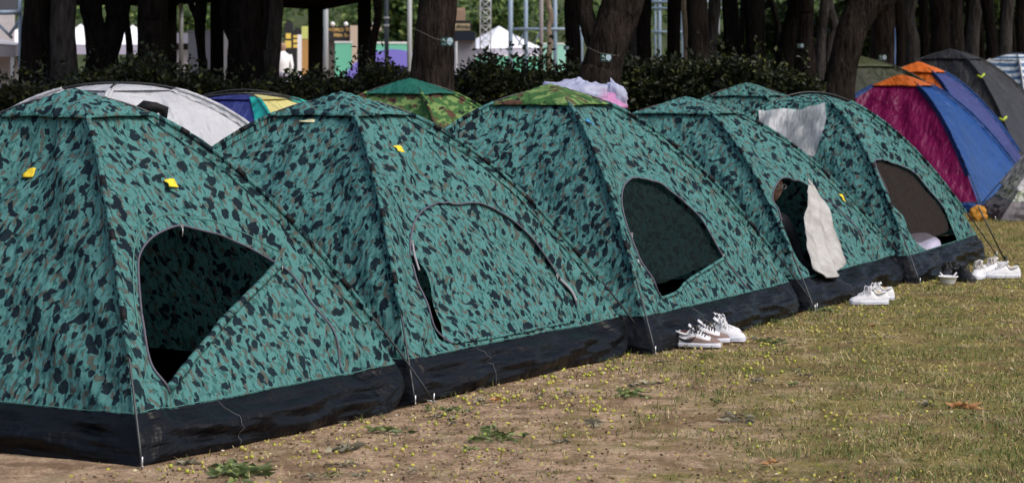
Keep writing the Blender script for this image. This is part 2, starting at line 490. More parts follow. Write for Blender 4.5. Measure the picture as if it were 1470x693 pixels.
        uvl.data.foreach_set('uv', np.array([(v.co.x, v.co.y) for v in me.vertices])[li].ravel()); link('roof_vent', me, M[s.vent], s.root)
        # poles: two long rods crossing at the top
        for a, b in ((0, 2), (1, 3)):
            pts = []
            ca, cb = s.cor[a], s.cor[b]
            for i in range(61):
                t = -1+2*i/60; r = abs(t)
                cc = ca if t < 0 else cb; rz = r
                o = .012+.02*max(0, r-.8)/.2
                d = cc.normalized(); q = cc*r*1.015+d*o
                pts.append((q.x, q.y, max(.0, s.z(rz)+.012+(.004 if a else 0))))
            mb = MB(); mb.tube(pts, .0052, 8); mb.build('pole', M['rod'], s.root)
        # sleeves and clips along the four half arcs
        for ci in range(4):
            cc = s.cor[ci]; d = cc.normalized(); side = Vector((-d.y, d.x))
            pts = []; rd = []
            for i in range(50):
                r = .2+(.84-.2)*i/49; q = cc*r*1.012+d*.012
                wob = .003*noise.noise(Vector((i*.5, ci*3.0, s.seed)))
                pts.append((q.x, q.y, s.z(r)+.012)); rd.append(.0125+wob)
            mb = MB(); mb.tube(pts, rd, 8)
            # flat hem of the sleeve lying on both neighbouring panels
            for sg in (-1, 1):
                rows = []
                for i in range(50):
                    r = .2+(.84-.2)*i/49
                    fidx = ci if sg > 0 else (ci-1) % 4
                    u1 = .028/(s.tab[fidx][2]*r)
                    u = u1 if sg > 0 else 1-u1
                    rows.append([Vector(pts[i])+Vector((0,0,.002)), s.P(fidx, u, r, .007+.003*math.sin(i*1.7))])
                mb.sheet(rows)
            me = mb.mesh('pole_sleeve'); uvl = me.uv_layers.new(name='UVMap')
            co = np.array([v.co[:] for v in me.vertices]); li = np.zeros(len(me.loops), np.int32); me.loops.foreach_get('vertex_index', li)
            uva = np.stack([co[:, 0]*d.x+co[:, 1]*d.y+ci, co[:, 2]+(co[:, 0]*side.x+co[:, 1]*side.y)*2], 1); uvl.data.foreach_set('uv', uva[li].ravel())
            link('pole_sleeve', me, s.sleevemat, s.root)
            if netclips:
                for r in (.3, .46, .6, .76):
                    q0, q1 = cc*(r-.012)*1.012+d*.012, cc*(r+.012)*1.012+d*.012
                    c_ = MB(); c_.tube([(q0.x, q0.y, s.z(r-.012)+.012), (q1.x, q1.y, s.z(r+.012)+.012)], .0140, 8); c_.build('clip', M['clip'], s.root)
            # pin and ring where the rod meets the ground
            g = cc*1.015+d*.032
            pk = MB(); pk.tube([(g.x, g.y, .0), (g.x+d.x*.004, g.y+d.y*.004, .05)], .004, 6); pk.tube([(g.x-d.x*.03, g.y-d.y*.03, .018), (g.x+d.x*.012, g.y+d.y*.012, .012)], .0035, 6); pk.build('peg', M['steel'], s.root)
        # little rain roof
        if s.flapmat:
            RF = .235; rows = []; ng = 16; uvs = []
            for i in range(ng+1):
                row = []
                for j in range(ng+1):
                    a, b = -1+2*i/ng, -1+2*j/ng
                    # square with corners on the four poles
                    wts = [(1-a)*(1-b)/4, (1+a)*(1-b)/4, (1+a)*(1+b)/4, (1-a)*(1+b)/4]
                    p = sum((s.cor[q]*wts[q] for q in range(4)), Vector((0, 0)))*RF
                    m_ = max(abs(a), abs(b)); mn = min(abs(a), abs(b))
                    pull = 1-.10*(1-mn**2)*m_**3
                    p = p*pull
                    rho = RF*m_
                    zz = s.z(RF)+.024+(s.h+.048-s.z(RF)-.024)*(1-m_**1.15)+.006*(1-mn)*m_
                    zz += .006*noise.noise(Vector((a*2, b*2, s.seed)))
                    row.append(Vector((p.x, p.y, zz))); uvs.append((p.x+s.seed, p.y*1.0+3))
                rows.append(row)
            fm = MB(); fm.sheet(rows); me = fm.mesh('roof_flap'); uvl = me.uv_layers.new(name='UVMap'); li = np.zeros(len(me.loops), np.int32); me.loops.foreach_get('vertex_index', li)
            uvl.data.foreach_set('uv', np.array(uvs)[li].ravel()); o = link('roof_flap', me, s.flapmat, s.root)
            sol = o.modifiers.new('t', 'SOLIDIFY'); sol.thickness = .003
        return s
    def tagp(s, f, u, r, w_, h_, mat, tilt=0, name='label_patch'):
        p = s.P(f, u, r, .012); n = s.nrm(f, u, r)
        x = (s.raw(f, u+.01, r)-s.raw(f, u-.01, r)).normalized(); y = n.cross(x).normalized()
        c, sn = math.cos(tilt), math.sin(tilt); X = x*c+y*sn; Y = y*c-x*sn
        rows = []
        for i in range(5):
            rows.append([p+X*(w_*(j/4-.5))+Y*(h_*(i/4-.5))+n*(.006*math.sin(i*1.3)*math.cos(j*1.1)) for j in range(5)])
        m = MB(); m.sheet(rows); o = m.build(name, mat, s.root); so_ = o.modifiers.new('t', 'SOLIDIFY'); so_.thickness = .002; return o

def zpull(t, u, r, w_=.05):
    p = t.P(0, u, r, .012); m = MB(); m.tube([p, p+Vector((.003, -.004, -w_*.5)), p+Vector((.0, -.003, -w_))], [.004, .0025, .004], 6)
    m.box(p.x-.006, p.x+.006, p.y-.006, p.y+.004, p.z-.006, p.z+.008); m.build('zip_pull', M['steel'], t.root)
GT = 'matching teal camouflage dome tents pitched in a row'
C4 = ['camo']
# ---- first tent (nearest, at the left edge of the picture)
t1 = Tent('dome_tent', 'nearest teal camouflage dome tent, its doorway unzipped and dark inside', (-1.463, 9.573), 59.1, 2.03, 2.43, 1.42, C4, group=GT, seed=1, step=.035)
h1 = [(0.102, 0.693), (0.147, 0.638), (0.258, 0.596), (0.406, 0.582), (0.592, 0.591), (0.733, 0.62), (0.849, 0.687), (0.689, 0.725), (0.477, 0.779), (0.278, 0.846), (0.136, 0.893), (0.102, 0.872), (0.082, 0.817), (0.079, 0.76)]
t1.build({0: [h1]})
t1.line('zip', 0, [(.079, .76), (.102, .693), (.147, .638), (.258, .596), (.406, .582), (.592, .591), (.733, .62), (.849, .687), (.868, .736), (.851, .796), (.835, .866), (.806, .91)], .0048, M['zip'], .004)
t1.line('zip', 0, [(.079, .76), (.082, .817), (.102, .872), (.136, .9)], .0055, M['zip'], .004)
t1.line('rolled_hem', 0, [(.849, .687), (.689, .725), (.477, .779), (.278, .846), (.136, .893)], .019, M['camo'], .004)
t1.line('door_seam', 0, [(.05, .80), (.062, .72), (.09, .655), (.15, .60), (.26, .56), (.42, .545), (.6, .555), (.76, .585), (.88, .66)], .003, M['hem'], .002)
t1.tagp(0, .575, .448, .062, .045, M['yellow'], -.1)
t1.tagp(3, .531, .395, .055, .048, M['yellow'], .1)
zpull(t1, .406, .586, .045); zpull(t1, .852, .69, .03)
# ---- second tent
t2 = Tent('dome_tent', 'teal camouflage dome tent with its door zipped shut and one yellow patch', (-.462, 11.313), 60.5, 2.39, 2.37, 1.38, C4, group=GT, seed=2, step=.038)
d2 = [(0.194, 0.656), (0.3, 0.592), (0.474, 0.563), (0.716, 0.575), (0.848, 0.628), (0.878, 0.727), (0.886, 0.803), (0.856, 0.884), (0.81, 0.908), (0.484, 0.911), (0.218, 0.906), (0.168, 0.858), (0.146, 0.781), (0.156, 0.716)]
t2.build({0: [d2]})
dp = [(0.215, 0.66), (0.31, 0.58), (0.474, 0.552), (0.73, 0.565), (0.862, 0.625), (0.892, 0.727), (0.90, 0.803), (0.87, 0.89), (0.82, 0.918), (0.484, 0.921), (0.215, 0.915), (0.228, 0.85), (0.228, 0.78), (0.215, 0.71)]
t2.patch('door_panel', 0, dp, [], M['camo'], -.008, smooth_out=True, step=.035,
         bulge=lambda u, r: .014*math.sin((u*9-r*13))*math.sin(math.pi*min(1, max(0, (r-.55)/.37)))-.03*max(0, (.34-u)/.14)*(.5+.5*math.sin(r*40)))
t2.line('zip', 0, [(.156, .70), (.194, .656), (.3, .592), (.474, .563), (.716, .575), (.848, .628), (.878, .727), (.886, .803), (.858, .878)], .0048, M['zip'], .004)
t2.line('zip', 0, [(.150, .72), (.146, .781), (.168, .858), (.218, .906)], .0055, M['zip'], .004)
t2.line('zip_tape', 0, [(.192, .668), (.175, .70), (.165, .74)], .006, M['zipw'], .008)
t2.line('zip_tape', 0, [(.872, .81), (.875, .835), (.862, .868)], .008, M['zipw'], .008)
t2.line('rolled_hem', 0, [(.218, .906), (.484, .911), (.81, .908)], .008, M['camo'], .004)
t2.tagp(0, .412, .364, .058, .045, M['yellow'], -.25)
t2.tagp(3, .42, .222, .09, .02, M['paleyellow'], 0)
zpull(t2, .87, .80, .03); zpull(t2, .19, .665, .03)
# ---- third tent
t3 = Tent('dome_tent', 'teal camouflage dome tent with green and brown woodland camouflage roof flap', (.757, 13.239), 63.3, 2.50, 2.43, 1.40, C4, group=GT, flapmat='wood', seed=3, step=.042)
h3 = [(0.199, 0.598), (0.328, 0.554), (0.502, 0.553), (0.615, 0.605), (0.689, 0.685), (0.698, 0.761), (0.703, 0.826), (0.533, 0.845), (0.353, 0.867), (0.261, 0.886), (0.173, 0.882), (0.138, 0.855), (0.12, 0.784), (0.129, 0.694)]
t3.build({0: [h3]})
n3 = [(u*1.0, r) for u, r in h3]; n3[8] = (.353, .845); n3[9] = (.261, .852); n3[10] = (.173, .85); n3[7] = (.533, .835)
t3.patch('insect_net', 0, n3, [], M['net'], -.03, smooth_out=True, step=.06)
t3.line('zip', 0, [(.129, .694), (.199, .598), (.328, .554), (.502, .553), (.615, .605), (.689, .685), (.698, .761), (.703, .826), (.709, .87), (.714, .915)], .005, M['zip'], .005)
t3.line('zip', 0, [(.129, .694), (.12, .784), (.138, .855), (.173, .882)], .005, M['zip'], .004)
t3.line('rolled_hem', 0, [(.703, .826), (.533, .845), (.353, .867), (.261, .886), (.173, .89)], .011, M['camo'], .006)
t3.tagp(0, .267, .298, .03, .05, M['bluetag'], .3)
t3.tagp(0, .10, .80, .012, .05, M['zipw'], 0)
zpull(t3, .70, .82, .03); zpull(t3, .135, .72, .03)
# ---- fourth tent
t4 = Tent('dome_tent', 'teal camouflage dome tent with a white cloth hung in its doorway', (1.892, 15.47), 64.8, 2.31, 2.57, 1.29, C4, group=GT, seed=4, step=.045)
h4 = [(0.169, 0.665), (0.293, 0.607), (0.46, 0.583), (0.67, 0.594), (0.737, 0.625), (0.66, 0.7), (0.45, 0.812), (0.25, 0.90), (0.102, 0.897), (0.085, 0.821), (0.093, 0.737)]
t4.build({0: [h4]})
t4.line('zip', 0, [(.093, .737), (.169, .665), (.293, .607), (.46, .583), (.67, .594), (.737, .625), (.839, .71), (.834, .785), (.808, .86)], .0048, M['zip'], .005)
t4.tagp(0, .95, .70, .045, .06, M['yellow'], -.4)
# ---- fifth tent
t5 = Tent('dome_tent', 'far teal camouflage dome tent without roof flap, silver sheet on its crown', (2.873, 17.337), 66.9, 2.51, 2.26, 1.33, C4, group=GT, flapmat=None, vent='camo', seed=5, step=.05)
h5 = [(0.07, 0.606), (0.293, 0.555), (0.589, 0.558), (0.741, 0.624), (0.805, 0.711), (0.8, 0.81), (0.752, 0.91), (0.648, 0.925), (0.434, 0.925), (0.284, 0.905), (0.168, 0.805), (0.07, 0.711)]
h5 = [(max(u, .09), min(r, .915)) for u, r in h5]
t5.build({0: [h5]})
n5 = [(0.09, 0.606), (0.293, 0.555), (0.589, 0.558), (0.741, 0.624), (0.805, 0.711), (0.80, 0.81), (0.76, 0.87), (0.6, 0.88), (0.42, .885), (0.284, 0.88), (0.168, 0.805), (0.09, 0.711)]
t5.patch('insect_net', 0, n5, [], M['netbrown'], -.02, smooth_out=True, step=.06)
t5.line('zip', 0, [(.09, .711), (.09, .606), (.293, .555), (.589, .558), (.741, .624), (.805, .711), (.80, .81)], .0048, M['zip'], .005)
t5.tagp(0, .299, .319, .04, .035, M['bluetag'], .3)
def foil_mat():
    m = N('silver_foil'); uv = m.n('UVMap').outputs[0]
    f = m.noise(uv, 4, 3, .5); m.set(m.ramp(f, [(.35, (.20, .21, .225)), (.6, (.42, .43, .45))]), .5, .4, .2)
    m.bump(m.noise(m.mapping(uv, (2.5, .8, 1), (0, 0, .9)), 4, 4, .55), .8, .05)
    tr = m.n('BsdfTransparent'); mx = m.n('MixShader'); mx.inputs[0].default_value = .72; m.l(tr.outputs[0], mx.inputs[1]); m.l(m.b.outputs[0], mx.inputs[2]); m.l(mx.outputs[0], m.out.inputs[0]); return m.m
M['foil'] = foil_mat()
t5.patch('silver_sheet', 3, [(0.0, .28), (.35, .245), (.90, .20), (.82, .32), (.74, .44), (.66, .53), (.5, .49), (.2, .4)], [], M['foil'], .02, step=.04,
         bulge=lambda u, r: .012*noise.noise(Vector((u*14, r*30, 3))))
# ---- sixth teal tent behind the row
c6 = Vector((2.13, 22.1)); e6 = Vector((math.cos(math.radians(66)), math.sin(math.radians(66)))); n6 = Vector((-e6.y, e6.x))
t6 = Tent('dome_tent', 'teal camouflage dome tent mostly hidden, only its roof showing over the others', c6-e6*1.2-n6*1.2, 66, 2.4, 2.4, 1.34, C4, group=GT, seed=6, step=.07)
t6.build()

# ---- other tents
M['greycloth'] = fabric('pale_grey_tent_cloth', (.42, .425, .45))
M['navy'] = fabric('royal_blue_tent_cloth', (.022, .03, .15)); M['tealtrim'] = fabric('turquoise_trim', (.01, .3, .27))
M['cream'] = fabric('cream_yellow_cloth', (.55, .5, .2)); M['darkgreen'] = fabric('dark_green_cloth', (.01, .10, .075))
M['wine'] = fabric('magenta_tent_cloth', (.19, .006, .075), .45); M['blue'] = fabric('bright_blue_tent_cloth', (.006, .055, .23), .4)
M['orange'] = fabric('orange_tent_cloth', (.6, .13, .015)); M['violet'] = fabric('violet_blue_tent_cloth', (.035, .045, .175)); M['bluetrim'] = fabric('blue_trim', (.01, .05, .2))
M['black'] = fabric('black_tent_cloth', (.028, .029, .034), .6, .3); M['olive'] = fabric('dark_olive_tent_cloth', (.025, .03, .012)); M['olive2'] = fabric('olive_roof_cloth', (.05, .06, .022))
M['stripe'] = stripe_material('blue_striped_cloth'); M['greyband'] = fabric('grey_skirt_cloth', (.13, .12, .13))
def palecamo():
    m = N('pale_camouflage_cloth'); uv = m.n('UVMap').outputs[0]
    c = m.mix(m.math('GREATER_THAN', m.noise(uv, 8, 3, .6), .55), (.42, .43, .38), (.13, .17, .09))
    c = m.mix(m.math('GREATER_THAN', m.noise(m.mapping(uv, loc=(4, 5, 0)), 10, 3, .6), .63), c, (.05, .06, .04))
    m.set(c, .6); cloth_bump(m, uv); return m.m
M['palecamo'] = palecamo()

def ctent(label, cxy, ang, W, D, h, mats, **kw):
    e = Vector((math.cos(math.radians(ang)), math.sin(math.radians(ang)))); n = Vector((-e.y, e.x))
    A = Vector(cxy)-e*W/2-n*D/2
    return Tent('dome_tent', label, A, ang, W, D, h, mats, step=kw.pop('step', .055), wr=.024, **kw)
# pale grey tent behind the first one, round profile, a black vent bag at its side
tg = ctent('pale grey dome tent rising behind the nearest camouflage tent', (-2.42, 15.0), 45, 2.35, 2.35, 1.44, ['greycloth'], flapmat=None, sleevemat='greycloth', bandmat='greyband', vent='greycloth', seed=11, k=2.3)
tg.build(netclips=False)
tg.patch('roof_cover', 0, [(0, .01), (1, .01), (1, .2), (0, .2)], [], M['greycloth'], .006, wr=0)
tg.patch('roof_cover', 3, [(0, .01), (1, .01), (1, .2), (0, .2)], [], M['greycloth'], .006, wr=0)
q = at(217, 163, 13.75)-Vector(tg.root.location); m = MB()
m.tube([q+Vector((-.085, 0, .012)), q+Vector((-.03, -.02, .025)), q+Vector((.03, 0, .03)), q+Vector((.07, .02, .02)), q+Vector((.075, .02, -.06))], [.02, .045, .03, .03, .01], 10, jit=.6)
m.build('rolled_door', M['clip'], tg.root)
# white tent at the left edge
tw = ctent('white dome tent at the very left edge, only a sliver of its roof showing', (-3.75, 14.6), 50, 2.0, 2.0, 1.36, ['greycloth'], flapmat=None, sleevemat='greycloth', bandmat='greyband', vent='greycloth', seed=12, k=2.2); tw.build(netclips=False)
tw.patch('roof_cover', 0, [(0, .01), (1, .01), (1, .2), (0, .2)], [], M['greycloth'], .006, wr=0); tw.patch('roof_cover', 1, [(0, .01), (1, .01), (1, .2), (0, .2)], [], M['greycloth'], .006, wr=0)
# royal blue tent with cream panel, turquoise sleeves, bare hoop above
tb = ctent('royal blue dome tent with turquoise pole sleeves and a cream side panel', (-1.98, 18.2), 66, 2.3, 2.3, 1.33, ['cream', 'navy', 'navy', 'navy'], flapmat=None, sleevemat='tealtrim', bandmat='greyband', vent='navy', seed=13, k=2.3); tb.build(netclips=False)
for f, mm in ((0, 'cream'), (3, 'navy'), (1, 'navy'), (2, 'navy')): tb.patch('roof_panel', f, [(0, .01), (1, .01), (1, .2), (0, .2)], [], M[mm], .006, wr=0)
m = MB()
for sg, zz in ((1, .075), (-1, .05)):
    m.tube([Vector((-.42+.84*i/16, -.3+.1*sg, 1.27+zz*math.sin(math.pi*i/16)+.03)) for i in range(17)], .005, 6)
m.build('hoop_pole', M['rod'], tb.root)
for q in (.36, .44, .52):
    tb.patch('sleeve_band', 3, [(.86, q-.2), (1, q-.2), (1, q), (.86, q)], [], M['tealtrim'], .012)
# woodland camouflage tent
tc = ctent('green woodland camouflage dome tent with a dark green roof flap', (-.82, 19.6), 62, 2.4, 2.4, 1.40, ['wood'], flapmat='darkgreen', sleevemat='wood', seed=14); tc.build()
# olive, magenta and blue, orange and violet, black, striped, pale camouflage tents at the right
to = ctent('dark olive dome tent half hidden behind the leaning tree trunk', (4.28, 30.2), 30, 3.2, 2.6, 1.60, ['olive', 'olive', 'olive', 'olive'], flapmat='olive2', sleevemat='olive', bandmat='greyband', seed=15); to.build(netclips=False)
tm = ctent('dome tent with a magenta side, a bright blue front and an orange roof flap', (4.35, 27.2), 67, 2.9, 2.4, 1.38, ['blue', 'wine', 'blue', 'wine'], flapmat='orange', sleevemat='bluetrim', seed=16, band=.1, bandmat='bluetrim'); tm.build(netclips=False)
tv = ctent('orange and violet blue dome tent standing behind the magenta one', (5.1, 30.6), 67, 2.9, 2.4, 1.52, ['violet', 'orange', 'orange', 'orange'], flapmat='orange', sleevemat='bluetrim', seed=17, band=.1, bandmat='bluetrim'); tv.build(netclips=False)
tk = ctent('big black dome tent with small yellow ties on its ridge', (6.3, 35.0), 62, 3.0, 3.0, 1.70, ['black'], flapmat='black', sleevemat='black', seed=18); tk.build(netclips=False)
for r in (.42, .72):
    q = tk.cor[0]*r; m = MB(); m.tube([Vector((q.x-.05, q.y-.03, tk.z(r)+.03)), Vector((q.x, q.y-.05, tk.z(r)+.0)), Vector((q.x+.05, q.y-.03, tk.z(r)+.05))], .018, 6)
    m.build('tie', simple('lime_tie', (.45, .6, .05)), tk.root)
ts = ctent('blue and white striped dome tent at the right edge', (7.75, 37.5), 40, 2.6, 2.6, 1.68, ['stripe'], flapmat=None, sleevemat='greycloth', bandmat='greyband', vent='stripe', seed=19); ts.build(netclips=False)
for f in (0, 3): ts.patch('roof_panel', f, [(0, .01), (1, .01), (1, .2), (0, .2)], [], M['stripe'], .006, wr=0)
tp = ctent('pale camouflage tent with grey skirt low at the right edge', (6.12, 24.75), -4, 2.5, 1.5, 1.25, ['palecamo'], flapmat=None, sleevemat='greycloth', bandmat='greyband', seed=20, k=1.5); tp.build(netclips=False)

# guy rope of the fifth tent
m = MB(); a = at(1404, 296, 19.3); b = gnd(1443, 374); m.tube([a, b], .006, 6); m.tube([b+Vector((0, 0, .04)), b+Vector((.02, -.01, -.02))], .008, 6)
o = m.build('guy_rope', M['rod']); tag(o, 'taut dark guy rope running from the far teal tent to the grass', 'rope')

# ------------------------------------------------------------ ground
def ground_mat():
    m = N('dry_ground'); co = m.coord('Object')
    fine = m.noise(co, 55, 6, .7); mid = m.noise(co, 6, 5, .65); big = m.noise(co, .9, 4, .6)
    dirt = m.ramp(fine, [(.30, (.22, .138, .082)), (.5, (.49, .34, .22)), (.66, (.68, .51, .36))])
    dirt = m.mix(m.ramp(mid, [(.42, 0.0), (.62, .8)]), dirt, (.17, .11, .07))
    dry = m.ramp(m.noise(m.mapping(co, (1, 2.5, 1)), 70, 5, .7), [(.32, (.09, .07, .022)), (.5, (.28, .225, .078)), (.68, (.48, .38, .16))])
    sp = m.n('SeparateXYZ'); m.l(co, sp.inputs[0])
    # more turf towards the right and further off
    g = m.math('MULTIPLY_ADD', sp.outputs[0], .26); m.t.nodes[-1].inputs[2].default_value = .16
    g = m.math('ADD', g, m.math('MULTIPLY', m.math('SUBTRACT', big, .5), 1.2)); g = m.math('ADD', g, m.math('MULTIPLY', m.math('SUBTRACT', mid, .5), .9))
    fac = m.ramp(g, [(.25, 0.0), (.6, 1.0)])
    c = m.mix(fac, dirt, dry)
    green = m.ramp(m.noise(co, 3.3, 5, .7), [(.42, 0.0), (.62, .75)])
    c = m.mix(m.math('MULTIPLY', green, fac), c, (.075, .098, .022))
    br_ = m.ramp(m.noise(m.mapping(co, (1, .8, 1), loc=(3, 8, 0)), 2.6, 6, .72), [(.50, 0.0), (.60, .75)])
    c = m.mix(br_, c, (.20, .125, .07))
    pale = m.ramp(m.noise(m.mapping(co, (1, .6, 1), loc=(13, 2, 0)), 3.6, 6, .75), [(.54, 0.0), (.66, .6)])
    c = m.mix(pale, c, (.50, .40, .25))
    dk_ = m.ramp(m.noise(m.mapping(co, (1, .7, 1), loc=(1, 9, 0)), 13, 6, .75), [(.55, 0.0), (.68, .5)])
    c = m.mix(dk_, c, (.085, .06, .035))
    m.set(c, .95, .1)
    m.bump(m.math('ADD', fine, m.math('MULTIPLY', mid, 1.4)), .9, .03); return m.m
def grid_mesh(name, xs, ys, zf):
    X, Y = np.meshgrid(xs, ys); Z = np.vectorize(zf)(X, Y); nx, ny = len(xs), len(ys)
    v = np.stack([X.ravel(), Y.ravel(), Z.ravel()], 1)
    f = [(j*nx+i, j*nx+i+1, (j+1)*nx+i+1, (j+1)*nx+i) for j in range(ny-1) for i in range(nx-1)]
    me = bpy.data.meshes.new(name); me.from_pydata(v.tolist(), [], f); me.polygons.foreach_set('use_smooth', [True]*len(f)); return me
def gz(x, y):
    if not (-4 < x < 9 and 5 < y < 32): return 0.0
    return .010*noise.noise(Vector((x*1.3, y*1.3, 0)))+.005*noise.noise(Vector((x*6, y*6, 4)))-.002
xs = np.concatenate([[-700, -200, -60, -20, -8], np.arange(-4, 9.01, .09), [14, 30, 80, 250, 700]])
ys = np.concatenate([[-300, -60, 0, 4], np.arange(6, 32, .12), [36, 45, 60, 90, 150, 300, 900]])
tag(link('ground', grid_mesh('ground', xs, ys, gz), ground_mat()), kind='structure')

# grass blades, dead straw: vectorised
def blades(name, n, xr, yr, dens, L, Wd, lay, mat, seed):
    rs = np.random.RandomState(seed)
    x = rs.uniform(*xr, n); y = rs.uniform(*yr, n)
    y = yr[0]+(yr[1]-yr[0])*(rs.rand(n)**1.35)
    keep = np.array([rs.rand() < dens(a, b) for a, b in zip(x, y)])
    x, y = x[keep], y[keep]; n = len(x)
    th = rs.uniform(0, 2*math.pi, n); ln = rs.uniform(L[0], L[1], n); tl = rs.uniform(lay[0], lay[1], n)
    dx, dy = np.cos(th), np.sin(th); wx, wy = -dy*Wd/2, dx*Wd/2
    hx = ln*np.sin(tl); hz = ln*np.cos(tl)
    z0 = np.full(n, .0)
    p0 = np.stack([x-wx, y-wy, z0], 1); p1 = np.stack([x+wx, y+wy, z0], 1)
    pm0 = np.stack([x+dx*hx*.4-wx*.8, y+dy*hx*.4-wy*.8, hz*.65], 1); pm1 = np.stack([x+dx*hx*.4+wx*.8, y+dy*hx*.4+wy*.8, hz*.65], 1)
    pt = np.stack([x+dx*hx, y+dy*hx, hz], 1)
    v = np.stack([p0, p1, pm1, pm0, pt], 1).reshape(-1, 3)
    b = np.arange(n)*5
    loops = np.stack([b, b+1, b+2, b+3, b+3, b+2, b+4], 1).ravel()
    me = bpy.data.meshes.new(name); me.vertices.add(len(v)); me.vertices.foreach_set('co', v.ravel())
    me.loops.add(len(loops)); me.loops.foreach_set('vertex_index', loops)
    st = np.stack([np.arange(n)*7, np.arange(n)*7+4], 1).ravel(); me.polygons.add(2*n); me.polygons.foreach_set('loop_start', st)
    me.update(calc_edges=True)
    at_ = me.attributes.new('var', 'FLOAT', 'FACE'); at_.data.foreach_set('value', np.repeat(rs.rand(n), 2))
    return link(name, me, mat)
def nz(x, y, s, o): return noise.noise(Vector((x*s, y*s, o)))
def free(x, y):   # outside the tents of the front row
    for t in (t1, t2, t3, t4, t5):
        q = Vector((x, y))-t.c; a = abs(q.dot(t.e)); b = abs(q.dot(t.n))
        if a < t.W/2+.01 and b < t.D/2+.03: return False
    return True
def turf(x, y): return max(0, min(1, (.26*x+.12+.6*nz(x, y, .9, 0)+.55*nz(x, y, 4, 3)-.18)/.4))
def in_view(x, y): return -(.22*y) < x < .22*y and free(x, y) and x > -1.6+(y-9)*.42-.3
gm = leaf_material('grass_blades', [(0, (.05, .09, .016)), (.45, (.10, .145, .028)), (.8, (.17, .20, .05)), (1, (.28, .27, .10))], .6, .2)
sm_ = leaf_material('straw', [(0, (.08, .055, .02)), (.4, (.25, .185, .07)), (.8, (.42, .33, .15)), (1, (.58, .48, .26))], .7, .1)
og = blades('grass', 230000, (-2.2, 6.2), (8.6, 27), lambda x, y: (0 if not in_view(x, y) else turf(x, y)*max(0, min(1, .42+1.5*nz(x, y, 1.7, 8)+.9*nz(x, y, 7, 2)+max(0, 12.5-y)*.22*(1 if x > .6 else .3)))), (.015, .048), .0036, (.3, 1.3), gm, 3)
tag(og, 'thin green grass growing in patches over the dry ground', 'grass', kind='stuff')
os_ = blades('dry_grass', 330000, (-2.2, 6.2), (8.6, 27), lambda x, y: (0 if not in_view(x, y) else .06+.75*turf(x, y)*max(.12, min(1, .62+1.6*nz(x, y, 2.3, 15)+.8*nz(x, y, 8, 12)))), (.015, .055), .0034, (.85, 1.5), sm_, 5)
tag(os_, 'dead straw coloured grass lying over the ground', 'dead grass', kind='stuff')
# tufts hugging the skirts of the tents and crumbs
def near_row(x, y):
    best = 9
    for t in (t1, t2, t3, t4, t5):
        q = Vector((x, y))-t.c; b = -q.dot(t.n)-t.D/2; a = q.dot(t.e)
        if abs(a) < t.W/2+.1 and b > 0: best = min(best, b)
    return best
ob = blades('grass_tufts', 60000, (-1.6, 4.6), (9.3, 20), lambda x, y: (0 if not free(x, y) else (max(0, 1-near_row(x, y)/.16) if near_row(x, y) < .16 else 0)*max(0, nz(x, y, 3, 1)*2.2)), (.02, .055), .003, (.1, .9), gm, 9)
tag(ob, 'taller grass along the foot of the black tent skirts', 'grass', kind='stuff')

# ------------------------------------------------------------ leaf masses
def leaves(name, pts, size, mat, seed, parent=None, loc=None, flatness=.0, aspect=.5):
    rs = np.random.RandomState(seed); n = len(pts); pts = np.asarray(pts, float)
    th = rs.uniform(0, 2*math.pi, n); el_ = np.arcsin(rs.uniform(-.6, 1, n))*(1-flatness)
    d = np.stack([np.cos(th)*np.cos(el_), np.sin(th)*np.cos(el_), np.sin(el_)], 1)
    r = rs.normal(size=(n, 3)); r[:, 2] *= (1-flatness)*1.0; s = np.cross(d, r); s /= np.linalg.norm(s, axis=1)[:, None]+1e-9
    nn = np.cross(s, d)
    L = (size[0]+(size[1]-size[0])*rs.rand(n))[:, None]; W_ = L*aspect
    a = pts; b = pts+d*L*.45+s*W_*.5+nn*L*.08; c = pts+d*L-nn*L*.08; e = pts+d*L*.45-s*W_*.5+nn*L*.08
    v = np.stack([a, b, c, e], 1).reshape(-1, 3); q = np.arange(n)*4
    loops = np.stack([q, q+1, q+2, q, q+2, q+3], 1).ravel()
    me = bpy.data.meshes.new(name); me.vertices.add(len(v)); me.vertices.foreach_set('co', v.ravel())
    me.loops.add(len(loops)); me.loops.foreach_set('vertex_index', loops); me.polygons.add(2*n); me.polygons.foreach_set('loop_start', np.arange(2*n)*3)
    me.update(calc_edges=True)
    at_ = me.attributes.new('var', 'FLOAT', 'FACE'); at_.data.foreach_set('value', np.repeat(rs.rand(n), 2))
    return link(name, me, mat, parent, loc)

M['hedgeleaf'] = leaf_material('hedge_leaf', [(0, (.006, .009, .004)), (.6, (.014, .02, .006)), (.82, (.026, .033, .009)), (.95, (.05, .058, .013)), (1, (.11, .12, .025))], .5, .12)  # shade of the grove is put into these dark leaf colours
M['crown'] = leaf_material('tree_leaf', [(0, (.02, .04, .01)), (.7, (.04, .075, .02)), (1, (.08, .12, .03))], .5, .15)
M['farleaf'] = leaf_material('far_leaf', [(0, (.02, .05, .015)), (.5, (.05, .10, .025)), (.85, (.12, .18, .045)), (1, (.22, .28, .08))], .6, .2)
M['darkleaf'] = leaf_material('understorey_leaf', [(0, (.012, .02, .008)), (.7, (.03, .05, .014)), (1, (.10, .16, .03))], .6, .2)
M['twig'] = simple('twig_bark', (.03, .022, .016), .9)

